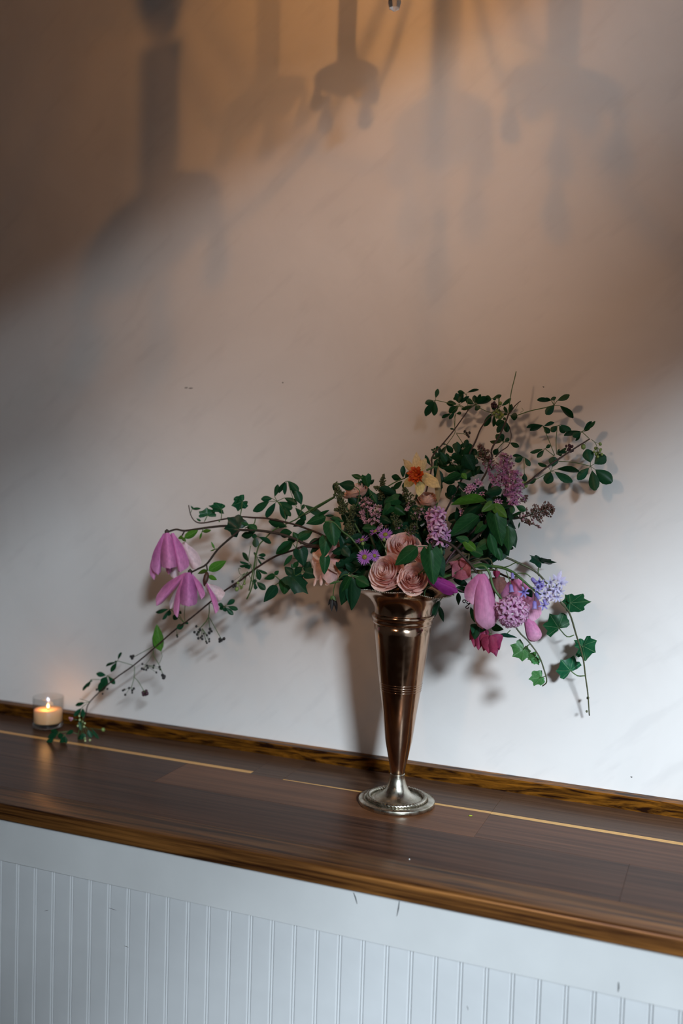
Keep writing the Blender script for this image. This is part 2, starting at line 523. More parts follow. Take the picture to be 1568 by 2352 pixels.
m = MB(); m.box((LX - 0.1, WALL_Y, 0), (RX + 0.2, WALL_Y + 0.12, CEIL))
wall_back = struct(m.obj('wall_back', M_plaster, smooth=False))
m = MB(); m.box((LX - 0.1, -3.2, -0.05), (RX + 0.2, WALL_Y, 0)); struct(m.obj('floor', M_floor, smooth=False))
m = MB(); m.box((LX - 0.1, -3.2, CEIL), (RX + 0.2, WALL_Y + 0.12, CEIL + 0.1)); struct(m.obj('ceiling', M_room, smooth=False))
m = MB(); m.box((LX - 0.1, -3.3, 0), (RX + 0.2, -3.2, CEIL)); struct(m.obj('wall_rear', M_room, smooth=False))
m = MB(); m.box((LX - 0.1, -3.2, 0), (LX, WALL_Y, CEIL)); struct(m.obj('wall_left', M_room, smooth=False))
# right wall: tall window, transom above, and W3, added to light the lower left
W2 = (0.50, 2.41); W1 = (2.886, 3.034); W3 = (2.52, 2.80); WY3 = (-2.8, -1.0); WY2 = (-1.62, 1.05); WY1 = (-2.8, 0.0)
m = MB()
bands = [(0, W2[0], []), (W2[0], W2[1], [WY2]), (W2[1], W3[0], []), (W3[0], W3[1], [WY3]), (W3[1], W1[0], []), (W1[0], W1[1], [WY1]), (W1[1], CEIL, [])]
for za, zb, holes in bands:
    ya = -3.2
    for h0, h1 in holes:
        m.box((RX, ya, za), (RX + 0.16, h0, zb)); ya = h1
    m.box((RX, ya, za), (RX + 0.16, WALL_Y, zb))
struct(m.obj('wall_right', M_room, smooth=False))
for i, ((za, zb), WY) in enumerate(((W2, WY2), (W1, WY1), (W3, WY3))):
    m = MB(); e = 0.012
    m.box((RX + 0.05, WY[0], za), (RX + 0.09, WY[1], za + e)); m.box((RX + 0.05, WY[0], zb - e), (RX + 0.09, WY[1], zb))
    m.box((RX + 0.05, WY[0], za + e), (RX + 0.09, WY[0] + e, zb - e)); m.box((RX + 0.05, WY[1] - e, za + e), (RX + 0.09, WY[1], zb - e))
    struct(m.obj('window_%d' % (i + 1), M_white, smooth=False))  # the third one frames the added opening W3
    pd = bpy.data.lights.new('window_portal', 'AREA'); pd.shape = 'RECTANGLE'; pd.size = zb - za; pd.size_y = WY[1] - WY[0]; pd.cycles.is_portal = True
    po = bpy.data.objects.new('window_portal', pd); col.objects.link(po)
    po.location = (RX + 0.10, (WY[0] + WY[1]) / 2, (za + zb) / 2); po.rotation_euler = (0, PI / 2, 0)

# small dark marks on the plaster
def marks(parent, segs, Y, mat, name, w=0.0007):
    for (a, b) in segs:
        A, B = at(*a, Y), at(*b, Y)
        A.y = B.y = Y - 0.0004
        m = MB(); m.tube([A, (A + B) / 2 + V((0.0006, 0, 0)), B], [w * 0.5, w, w * 0.3], 5, 2)
        m.obj(name, mat, parent, origin=(A + B) / 2)
marks(wall_back, [((424, 891), (431, 890)), ((434, 892), (443, 891)), ((648, 878), (650, 880)), ((1246, 888), (1249, 890)), ((1448, 1784), (1452, 1785))], WALL_Y, M_scuff, 'scuff_mark', 0.0012)

# wooden upstand along the wall
m = MB()
y0, y1, h = 1.6185, WALL_Y, 0.0215
pr = [(y0, 0), (y0, h - 0.002), (y0 + 0.002, h), (y1, h), (y1, 0)]
vs = [(x, y, ZC + z) for x in (LX, RX) for (y, z) in pr]
m.add(vs, [(i, (i + 1) % 5, 5 + (i + 1) % 5, 5 + i) for i in range(5)] + [(4, 3, 2, 1, 0), (5, 6, 7, 8, 9)])
struct(m.obj('trim_1', M_trimwood, origin=V((-0.6, y0, ZC)), smooth=False))

# counter top of glued planks
top = thing('countertop', 'long glossy dark brown wooden countertop made of glued planks with a pale strip', 'countertop', V((-0.6, 1.42, ZC)))
TH = 0.0245


def plank(x0, x1, ya, yb, mat, label=None, ya2=None, yb2=None):
    me = bmesh.new()
    ya2 = ya if ya2 is None else ya2; yb2 = yb if yb2 is None else yb2
    g = 0.00012
    co = [(x0 + g, ya + g), (x1 - g, ya2 + g), (x1 - g, yb2 - g), (x0 + g, yb - g)]
    vs = [me.verts.new((x, y, ZC - TH)) for x, y in co] + [me.verts.new((x, y, ZC)) for x, y in co]
    for q in [(3, 2, 1, 0), (4, 5, 6, 7), (0, 1, 5, 4), (1, 2, 6, 5), (2, 3, 7, 6), (3, 0, 4, 7)]:
        me.faces.new([vs[i] for i in q])
    front = ya < 1.21
    if front:
        e = [d for d in me.edges if abs(d.verts[0].co.z - ZC) < 1e-6 and abs(d.verts[1].co.z - ZC) < 1e-6 and max(d.verts[0].co.y, d.verts[1].co.y) < 1.21]
        bmesh.ops.bevel(me, geom=e, offset=0.006, segments=4, affect='EDGES', profile=0.6)
        e = [d for d in me.edges if abs(d.verts[0].co.z - ZC + TH) < 1e-6 and abs(d.verts[1].co.z - ZC + TH) < 1e-6 and max(d.verts[0].co.y, d.verts[1].co.y) < 1.21]
        bmesh.ops.bevel(me, geom=e, offset=0.003, segments=2, affect='EDGES', profile=0.6)
    e = [d for d in me.edges if all(abs(w.co.z - ZC) < 1e-6 for w in d.verts) and min(w.co.y for w in d.verts) > 1.2105]
    if e: bmesh.ops.bevel(me, geom=e, offset=0.0002, segments=1, affect='EDGES')
    o0 = V(((x0 + x1) / 2, (ya + yb) / 2, ZC - TH / 2))
    bmesh.ops.translate(me, verts=me.verts, vec=-o0)
    d = bpy.data.meshes.new('plank'); me.to_mesh(d); me.free()
    d.materials.append(mat)
    if front: d.polygons.foreach_set('use_smooth', [abs(p.normal.x) < 0.5 for p in d.polygons])
    o = link(bpy.data.objects.new('plank', d), top, Matrix.Translation(o0))
    if label: o['label'] = label
    return o


XA, XB = LX, RX
plank(XA, XB, 1.2035, 1.269, M_plank_front, 'lighter reddish brown front plank with rounded edge')
plank(XA, -0.112, 1.269, 1.399, M_plank_dark)
plank(-0.112, XB, 1.269, 1.399, M_plank_dark)
plank(XA, -0.874, 1.399, 1.511, M_plank_dark)
plank(-0.874, -0.331, 1.399, 1.5055, M_plank_mid, 'reddish brown plank under the vase foot')
plank(-0.331, XB, 1.399, 1.5035, M_plank_red)
plank(XA, -0.751, 1.511, 1.5225, M_yellow, 'pale honey-coloured strip')
plank(-0.751, -0.688, 1.5055, 1.517, M_plank_back)
plank(-0.874, -0.751, 1.5055, 1.511, M_plank_mid)
plank(-0.688, -0.331, 1.5055, 1.5085, M_yellow, None, 1.5055, 1.514)
plank(-0.331, XB, 1.5035, 1.5140, M_yellow)
plank(XA, -0.751, 1.5225, WALL_Y, M_plank_back)
plank(-0.751, -0.688, 1.517, WALL_Y, M_plank_back)
plank(-0.688, -0.331, 1.5085, WALL_Y, M_plank_back, None, 1.514, WALL_Y)
plank(-0.331, XB, 1.514, WALL_Y, M_plank_back)

# apron board and beadboard below
AY = 1.2195
m = MB(); m.box((LX, AY, ZC - 0.0955), (RX, AY + 0.02, ZC - TH))
apron = struct(m.obj('trim_2', M_white, origin=V((-0.6, AY, ZC - 0.06)), smooth=False))
marks(apron, [((812, 2050), (820, 2076)), ((917, 2069), (911, 2104)), ((1420, 2256), (1419, 2278))], AY, M_crack, 'crack')
bead = struct(thing('wall_front', None, None, V((-0.6, AY + 0.008, 0.45))))
BY, PITCHB = AY + 0.008, 0.03363
prof = [(0.0, 0.0), (0.0015, 0.0020), (0.0018, 0.0021), (0.0022, 0.0004), (0.0030, 0.0), (0.0038, 0.0003), (0.0046, 0.0012), (0.0053, 0.0021), (0.0056, 0.0021),
        (0.0060, 0.0004), (0.0066, 0.0), (PITCHB - 0.0006, 0.0), (PITCHB - 0.0001, 0.0003), (PITCHB - 0.0001, 0.009), (0.0, 0.009)]
m = MB()
n = len(prof)
vs = [(x, y, z) for z in (0.0, ZC - 0.05) for (x, y) in prof]
m.add(vs, [(i, (i + 1) % n, n + (i + 1) % n, n + i) for i in range(n)] + [tuple(range(n))[::-1], tuple(range(n, 2 * n))])
bead_me = m.mesh('plank', M_bead, smooth=False)
k0 = math.ceil((LX + 1.0105) / PITCHB); k1 = int((RX + 1.0105) / PITCHB)
for k in range(k0, k1):
    inst('plank', bead_me, bead, Matrix.Translation((-1.0105 + k * PITCHB, BY, 0)))
marks(bead, [((285, 2172), (296, 2176)), ((103, 2092), (112, 2090)), ((250, 2085), (268, 2091)), ((1072, 2310), (1075, 2320))], BY, M_scuff, 'scuff_mark', 0.0004)

# ------------------------------------------------------------------ chandelier (hangs just above the frame)
CX, CY, CR = -0.618, 1.282, 0.16
BULB_Z, BOB_Z = 2.395, 2.245
ch = thing('chandelier', 'brass candle chandelier with crystal drops hanging at the top of the photo', 'chandelier', V((CX, CY, CEIL)))
m = MB()
m.lathe([(0.0, CEIL - 0.03), (0.055, CEIL - 0.028), (0.06, CEIL - 0.002), (0.0, CEIL - 0.002)], 24)
m.v = [p + V((CX, CY, 0)) for p in m.v]
m.obj('ceiling_rose', M_brass, ch)
m = MB(); m.tube([(CX, CY, CEIL - 0.02), (CX, CY, 2.62)], 0.003, 8, 1); m.obj('hanging_rod', M_brass, ch)
m = MB()
m.lathe([(0.0, 2.64), (0.006, 2.63), (0.008, 2.59), (0.005, 2.55), (0.006, 2.50), (0.012, 2.46), (0.016, 2.42), (0.010, 2.39), (0.010, 2.375), (0.0, 2.37)], 24)
m.v = [p + V((CX, CY, 0)) for p in m.v]
m.obj('column', M_brass, ch)


def drop(parent, top, L, r, label=None):
    """faceted crystal pear drop on a wire and a bead"""
    g = MB()
    g.lathe([(0.0, 0.0), (r * 0.55, -0.10 * L), (r * 0.5, -0.18 * L), (r * 0.15, -0.24 * L), (r * 0.35, -0.34 * L), (r * 0.85, -0.62 * L), (r, -0.80 * L), (r * 0.78, -0.93 * L), (0.0, -L)], 8)
    g.v = [p + V(top) for p in g.v]
    o = g.obj('crystal_drop', M_crystal, parent, origin=V(top), smooth=False)
    if label: o['label'] = label
    return o


for k in range(5):
    a = math.radians(108 + 72 * k)
    dx, dy = math.cos(a), -math.sin(a)
    px, py = CX + CR * dx, CY + CR * dy
    m = MB()
    m.tube([(CX + 0.012 * dx, CY + 0.012 * dy, 2.40), (CX + 0.06 * dx, CY + 0.06 * dy, 2.30), (CX + 0.12 * dx, CY + 0.12 * dy, 2.25), (px, py, BOB_Z + 0.012)], [0.002, 0.002, 0.002, 0.002], 8, 5)
    arm = m.obj('arm', M_brass, ch, origin=V((px, py, BOB_Z)))
    m = MB()
    m.lathe([(0.0, 0.0), (0.012, 0.001), (0.030, 0.006), (0.036, 0.012), (0.034, 0.013), (0.014, 0.008), (0.0, 0.008)], 20)
    m.v = [p + V((px, py, BOB_Z)) for p in m.v]
    m.obj('drip_pan', M_brass, arm)
    m = MB()
    m.lathe([(0.0, 0.008), (0.0105, 0.008), (0.0105, 0.107), (0.0, 0.108)], 16)
    m.v = [p + V((px, py, BOB_Z)) for p in m.v]
    m.obj('candle_sleeve', M_sleeve, arm)
    lit = (k in (0, 4))
    m = MB()
    m.lathe([(0.0, 0.109), (0.006, 0.112), (0.0125, 0.130), (0.0145, 0.144), (0.0115, 0.164), (0.005, 0.182), (0.001, 0.194), (0.0, 0.195)], 16)
    m.v = [p + V((px, py, BOB_Z)) for p in m.v]
    m.obj('bulb', M_glass if lit else M_bulb_dim, arm)
    if lit:                                    # clear bulb with its glowing filament and the light it gives
        g = MB(); g.tube([(px - 0.004, py, BOB_Z + 0.130), (px - 0.002, py, BOB_Z + 0.156), (px + 0.002, py, BOB_Z + 0.156), (px + 0.004, py, BOB_Z + 0.130)], 0.0007, 6, 3)
        g.obj('filament', M_bulb, arm)
        ld = bpy.data.lights.new('bulb_light', 'POINT')
        ld.energy = 3.5 if k == 0 else 2.1
        ld.color = (1.0, 0.44, 0.12)
        ld.shadow_soft_size = 0.006
        link(bpy.data.objects.new('bulb_light', ld), None, Matrix.Translation((px, py, BOB_Z + 0.147)))
    for j in range(5):
        b = math.radians(20 + 72 * j)
        tp = V((px + 0.034 * math.cos(b), py + 0.034 * math.sin(b), BOB_Z + 0.008))
        drop(arm, tp, 0.046 if k != 2 else 0.036, 0.0085)
# the one drop that shows, hanging under the near arm
tp = at(905, 27, 1.376)
drop(ch, tp + V((0, 0, 0.062)), 0.062, 0.0100, 'single faceted crystal drop showing at the top edge of the photo')
m = MB(); m.tube([tp + V((0, 0, 0.061)), tp + V((0, 0, 0.135))], 0.0006, 5, 1); m.obj('wire', M_brass, ch)

# added warm fill spot, unseen behind the camera, washing the middle of the wall
sp_pos, sp_aim = V((-0.85, -0.60, 2.26)), V((-0.62, WALL_Y, 1.62))
fl = bpy.data.lights.new('fill_spot', 'SPOT'); fl.energy = 44; fl.color = (1.0, 0.63, 0.40)
fl.spot_size = math.radians(34); fl.spot_blend = 1.0; fl.shadow_soft_size = 0.07
flo = bpy.data.objects.new('fill_spot', fl); col.objects.link(flo)
flo.location = sp_pos
flo.rotation_euler = (sp_pos - sp_aim).to_track_quat('Z', 'Y').to_euler()

# ------------------------------------------------------------------ vase
VX, VY = -0.4782, 1.4842
vase = thing('trumpet_vase', 'tall tarnished silver trumpet vase with roped foot standing on the countertop', 'vase', V((VX, VY, ZC)))


def vlathe(name, prof, mat, n=72, mod=None, label=None):
    g = MB(); g.lathe(prof, n, mod)
    g.v = [p + V((VX, VY, ZC)) for p in g.v]
    o = g.obj(name, mat, vase)
    if label: o['label'] = label
    return o


vlathe('foot', [(0.0, 0.0004), (0.0600, 0.0004), (0.0607, 0.0012), (0.0607, 0.0062), (0.0600, 0.0072), (0.0545, 0.0082), (0.0500, 0.0086), (0.0490, 0.0076), (0.0415, 0.0076),
                (0.0405, 0.0088), (0.0360, 0.0100), (0.0290, 0.0128), (0.0225, 0.0175), (0.0178, 0.0240), (0.0146, 0.0320), (0.0124, 0.0400), (0.0113, 0.0462), (0.0117, 0.0470), (0.0113, 0.0480), (0.0, 0.0480)],
       M_silver_foot, label='greenish grey silver domed foot')
g = MB()
NS, NR = 432, 10
vs = []
for i in range(NS):
    a = 2 * PI * i / NS
    for k in range(NR):
        b = 2 * PI * k / NR
        rr = 0.0036 * (1 + 0.16 * math.cos(54 * a + 3 * b))
        R = 0.0452 + rr * math.cos(b)
        vs.append((VX + R * math.cos(a), VY + R * math.sin(a), ZC + 0.0098 + rr * math.sin(b)))
g.add(vs, [(i * NR + k, ((i + 1) % NS) * NR + k, ((i + 1) % NS) * NR + (k + 1) % NR, i * NR + (k + 1) % NR) for i in range(NS) for k in range(NR)])
g.obj('rope_border', M_silver_foot, vase)
out = [(0.0104, 0.0478), (0.0112, 0.0500), (0.0135, 0.0630), (0.0175, 0.0820), (0.0216, 0.1030), (0.0268, 0.1450), (0.0303, 0.1680), (0.0335, 0.1900), (0.0372, 0.2170), (0.0411, 0.2500), (0.0440, 0.2740), (0.0458, 0.2930)]
inn = [(r - 0.0014, z) for r, z in out[2:]][::-1]
vlathe('body', out + inn + [(0.0, 0.0640)], M_silver_body, 96, label='coppery brown tapering silver body')
for z in (0.1830, 0.1868, 0.1906, 0.1944):
    r = 0.0335 + (z - 0.19) * 0.138
    vlathe('band', [(r - 0.0004, z - 0.0009), (r + 0.00045, z - 0.0004), (r + 0.00045, z + 0.0004), (r - 0.0004, z + 0.0009)], M_silver_body, 72)
vlathe('collar', [(0.0452, 0.2880), (0.0470, 0.2895), (0.0478, 0.2925), (0.0472, 0.2950), (0.0482, 0.2965), (0.0497, 0.2992), (0.0497, 0.3020), (0.0480, 0.3038), (0.0452, 0.3042)], M_silver_body, 72)


def scallop(r, z, a):
    k = max(0.0, (z - 0.312) / 0.029)
    return r * (1 + 0.045 * k * math.cos(2 * (a - 0.05)) + 0.012 * k * math.cos(6 * a + 1.0)), z + 0.0045 * k * math.sin(2 * a + PI / 2) * -1 + 0.0018 * k * math.cos(6 * a + 0.4)


fl_o = [(0.0452, 0.3030), (0.0452, 0.3070), (0.0460, 0.3140), (0.0480, 0.3210), (0.0520, 0.3280), (0.0575, 0.3335), (0.0650, 0.3378), (0.0730, 0.3402), (0.0752, 0.3410)]
fl_i = [(r - 0.0010, z + 0.0012) for r, z in fl_o][::-1]
vlathe('flared_rim', fl_o + fl_i, M_silver_body, 96, scallop, 'wavy flared silver mouth')
g = MB()
NB = 150
for i in range(NB):
    a = 2 * PI * i / NB
    r, z = scallop(0.0757, 0.3416, a)
    g.blob((VX + r * math.cos(a), VY + r * math.sin(a), ZC + z), 0.0013)
bd = g.obj('beaded_edge', M_silver_foot, vase); bd['kind'] = 'stuff'

# ------------------------------------------------------------------ votive candle
KX, KY = -1.232, 1.5835
holder = thing('votive_glass', 'small clear glass votive holder standing at the left end of the countertop', 'candle holder', V((KX, KY, ZC)))


def klathe(name, prof, mat, parent, n=40, smooth=True):
    g = MB(); g.lathe(prof, n); g.v = [p + V((KX, KY, ZC)) for p in g.v]
    return g.obj(name, mat, parent, smooth=smooth)


klathe('glass_wall', [(0.0290, 0.0105), (0.0298, 0.0600), (0.0292, 0.0608), (0.0284, 0.0600), (0.0277, 0.0107)], M_glass, holder)
klathe('glass_base', [(0.0, 0.0004), (0.0262, 0.0004), (0.0284, 0.0022), (0.0290, 0.0100), (0.0274, 0.0104), (0.0200, 0.0085), (0.0, 0.0080)], M_glass_base, holder)
candle = thing('candle', 'lit cream wax candle glowing orange inside the small clear glass', 'candle', V((KX, KY, ZC + 0.0106)))
klathe('wax', [(0.0, 0.0108), (0.0262, 0.0108), (0.0272, 0.0120), (0.0272, 0.0345), (0.0255, 0.0362), (0.0160, 0.0350), (0.0, 0.0340)], M_wax, candle)
g = MB(); g.tube([(KX, KY, ZC + 0.033), (KX + 0.0004, KY, ZC + 0.039)], 0.0008, 6, 1); g.obj('wick', M_wick, candle)
klathe('flame', [(0.0, 0.0375), (0.0022, 0.0390), (0.0027, 0.0410), (0.0018, 0.0435), (0.0006, 0.0460), (0.0, 0.0468)], M_flame, candle, 12)
kl = bpy.data.lights.new('flame_light', 'POINT'); kl.energy = 0.055; kl.color = (1.0, 0.46, 0.14); kl.shadow_soft_size = 0.010
link(bpy.data.objects.new('flame_light', kl), None, Matrix.Translation((KX, KY - 0.006, ZC + 0.046)))

# ------------------------------------------------------------------ plant helpers
CROPS = {'Q1': (970, 870, 6.817), 'Q2': (1180, 880, 6.533), 'Q3': (1020, 1020, 5.807), 'Q4': (750, 1060, 6.272), 'Q5': (580, 1090, 7.127),
         'Q6': (330, 1130, 6.031), 'C': (980, 1220, 3.733), 'E': (0, 1350, 2.8), 'B': (700, 1020, 4.126), 'T': (40, 1570, 7.127), 'F': (0, 0, 1.0)}


def P(c, x, y, Y):
    ox, oy, s = CROPS[c]
    return at(ox + x / s, oy + y / s, Y)


def wpx(c, w, Y):
    return w / CROPS[c][2] * mpp(Y)


def blade_mesh(name, prof, mat, nu=2, nv=7, fold=0.12, droop=0.10, cup=0.0, curl=0.0, wave=0.0, notch=0.0, seed=0, twist=0.0):
    """flat blade: base (0,0,0), tip (0,1,0), full width 1; prof(t) half-width 0..0.5"""
    g = MB()
    rnd = random.Random(seed)
    ph = rnd.random() * 6
    cols = [k / nu for k in range(-nu, nu + 1)]
    for j in range(nv + 1):
        t = j / nv
        w = prof(t)
        for u in cols:
            x = u * w
            y = t - notch * abs(u) ** 1.5 * max(0, 1 - t * 3.0)
            z = -fold * abs(x) - droop * t * t + cup * (4 * x * x) + curl * max(0, t - 0.6) ** 2 * 4
            z += wave * math.sin(t * 13 + ph + (2 if u > 0 else 0)) * abs(u)
            z += twist * x * (t - 0.5)
            g.v.append(V((x, y, z))); g.uv.append((x, y))
    n = len(cols)
    for j in range(nv):
        for k in range(n - 1):
            g.f.append((j * n + k, j * n + k + 1, (j + 1) * n + k + 1, (j + 1) * n + k))
    return g.mesh(name, mat)


def p_ovate(t): return 0.5 * min(1, (math.sin(PI * min(1, t ** 0.72)) ** 0.85)) if 0 < t < 1 else 0.012
def p_obov(t): return 0.5 * (math.sin(PI * t ** 1.35) ** 0.62) if 0.0 < t < 1 else (0.02 if t <= 0 else 0.10)
def p_heart(t): return 0.5 * max(0.0, (1 - t) ** 0.62 * (1 - 0.55 * math.exp(-t * 11)) * 1.13 * (1 - 0.10 * t)) if t < 1 else 0.0
def p_lance(t): return 0.5 * math.sin(PI * t ** 0.85) ** 0.95 if 0 < t < 1 else 0.01
def p_tepal(t): return 0.5 * (0.30 + 0.70 * math.sin(PI * min(1.0, 0.10 + t * 0.85)) ** 0.9) * max(0.03, 1 - max(0, (t - 0.55) / 0.45) ** 2.2)
def p_petal(t): return 0.5 * (0.08 + 0.92 * math.sin(PI * min(1.0, 0.05 + t * 0.68)) ** 1.0) * (1 if t < 0.86 else max(0.0, 1 - ((t - 0.86) / 0.14) ** 2) ** 0.5 + 0.02)
def p_spoon(t): return 0.5 * (0.16 + 0.84 * (math.sin(PI * min(1, t ** 1.25 * 0.93)) ** 0.9)) * (1 if t < 0.9 else max(0.05, 1 - ((t - 0.9) / 0.1) ** 2 * 0.85))
def p_strap(t): return 0.5 * (0.55 + 0.45 * math.sin(PI * t)) * (1 if t < 0.85 else max(0.06, (1 - t) / 0.15))


IVY = [(0, 1.0), (0.13, 0.83), (0.29, 0.67), (0.43, 0.66), (0.60, 0.63), (0.56, 0.42), (0.52, 0.20), (0.58, 0.02), (0.52, -0.25), (0.29, -0.22), (0.10, -0.12), (0.0, -0.02)]


def ivy_mesh(name, mat, seed):
    rnd = random.Random(seed)
    g = MB()
    out = []
    R = [(x * (1 + rnd.uniform(-.12, .12)), y + rnd.uniform(-.04, .04)) for x, y in IVY]
    L = [(-x * (1 + rnd.uniform(-.12, .12)), y + rnd.uniform(-.04, .04)) for x, y in IVY[1:-1]][::-1]
    out = R + L
    N = len(out)

    def z(x, y): return -0.10 * abs(x) - 0.14 * y * y - 0.10 * x * x + 0.05 * math.sin(9 * x + seed) * math.hypot(x, y) + 0.03 * math.cos(8 * y + 2 * seed)
    g.v.append(V((0, 0.02, 0))); g.uv.append((0, 0.02))
    for k in (0.36, 0.70, 1.0):
        for (x, y) in out:
            xx, yy = x * k, 0.02 + (y - 0.02) * k
            g.v.append(V((xx, yy, z(xx, yy)))); g.uv.append((xx, yy))
    for i in range(N):
        j = (i + 1) % N
        g.f.append((0, 1 + j, 1 + i))
        for r in range(2):
            g.f.append((1 + r * N + i, 1 + r * N + j, 1 + (r + 1) * N + j, 1 + (r + 1) * N + i))
    return g.mesh(name, mat)


_cache = {}


def blades(kind, mat):
    key = (kind, mat.name)
    if key in _cache: return _cache[key]
    L = []
    for s in range(3):
        if kind == 'obov': L.append(blade_mesh('leaflet', p_obov, mat, 2, 6, 0.16 + 0.08 * s, 0.05 + 0.08 * s, seed=s))
        elif kind == 'ovate': L.append(blade_mesh('leaf', p_ovate, mat, 2, 8, 0.22 + 0.12 * s, 0.10 + 0.07 * s, wave=0.02, seed=s))
        elif kind == 'heart': L.append(blade_mesh('leaf', p_heart, mat, 3, 9, 0.25 + 0.1 * s, 0.12 + 0.06 * s, notch=0.16, wave=0.02, seed=s))
        elif kind == 'lance': L.append(blade_mesh('leaf', p_lance, mat, 2, 8, 0.25 + 0.1 * s, 0.10 + 0.1 * s, wave=0.03, seed=s))
        elif kind == 'ivy': L.append(ivy_mesh('leaf', mat, s + 1))
        elif kind == 'mag': L.append(blade_mesh('petal', p_petal, mat, 4, 16, 0.0, -0.10, cup=0.0 - 0.42 - 0.06 * s, curl=0.05, wave=0.012, seed=s))
        elif kind == 'magopen': L.append(blade_mesh('petal', p_spoon, mat, 4, 10, 0.0, 0.06, cup=-0.22, curl=-0.10, wave=0.01, seed=s))
        elif kind == 'tepal': L.append(blade_mesh('tepal', p_tepal, mat, 3, 8, -0.10, 0.06 - 0.05 * s, cup=-0.10, wave=0.05, twist=0.3 * (s - 1), seed=s))
        elif kind == 'sepal': L.append(blade_mesh('sepal', p_ovate, mat, 3, 8, 0.0, -0.30, cup=-0.45, wave=0.05, seed=s))
    _cache[key] = L
    return L


def blade(me, parent, name, b, t, w, roll=0.0, flip=False, thick=None):
    """put a unit blade between two world points; its face looks to the camera, then rolls about its length"""
    y = t - b
    L = max(y.length, 1e-5)
    y = y / L
    view = (EYE - (b + t) / 2).normalized()
    n = view - y * view.dot(y)
    n = n.normalized() if n.length > 1e-4 else y.orthogonal().normalized()
    n = Matrix.Rotation(roll, 3, y) @ n
    if flip: n = -n
    x = y.cross(n)
    k = math.sqrt(w * L) if thick is None else thick
    M = Matrix(((x.x * w, y.x * L, n.x * k, b.x), (x.y * w, y.y * L, n.y * k, b.y), (x.z * w, y.z * L, n.z * k, b.z), (0, 0, 0, 1)))
    return inst(name, me, parent, M)


RN = random.Random(11)
ASPECT = {'obov': 0.62, 'ovate': 0.62, 'heart': 0.80, 'lance': 0.36, 'ivy': 0.95}


def leaf(parent, kind, mat, c, bx, by, tx, ty, w, Y, dY=None, name='leaf'):
    """a leaf given in crop pixels; narrow ones are seen turned on edge"""
    b = P(c, bx, by, Y)
    Lpx = math.hypot(tx - bx, ty - by)
    if dY is None: dY = RN.uniform(-0.22, 0.10) * Lpx / CROPS[c][2] * mpp(Y)
    t = P(c, tx, ty, Y + dY)
    wt = max(w, ASPECT[kind] * Lpx * 0.80)
    roll = math.acos(min(1.0, w / wt)) * RN.choice((-1, 1)) * 0.92
    me = RN.choice(blades(kind, mat))
    return blade(me, parent, name, b, t, wpx(c, wt, Y), roll + RN.uniform(-.15, .15))


def route(dx, dy, first):
    """stem inside the vase, out over the mouth, to the first point seen"""
    d = V((first.x - VX, first.y - VY, 0))
    return [V((VX + dx * 0.35, VY + dy * 0.35, ZC + 0.17)), V((VX + dx, VY + dy, ZC + 0.30)), V((VX + dx * 1.1, VY + dy * 1.1, ZC + 0.345))]


GROUPS = {'akebia_vine': 'akebia vines in the vase', 'ivy_trail': 'ivy trails in the vase', 'magnolia_branch': 'magnolia branches in the vase', 'lilac_spray': 'lilac sprays in the vase',
          'leafy_stem': 'leafy stems in the vase', 'hyacinth': 'hyacinths in the vase', 'hellebore': 'hellebores in the vase'}


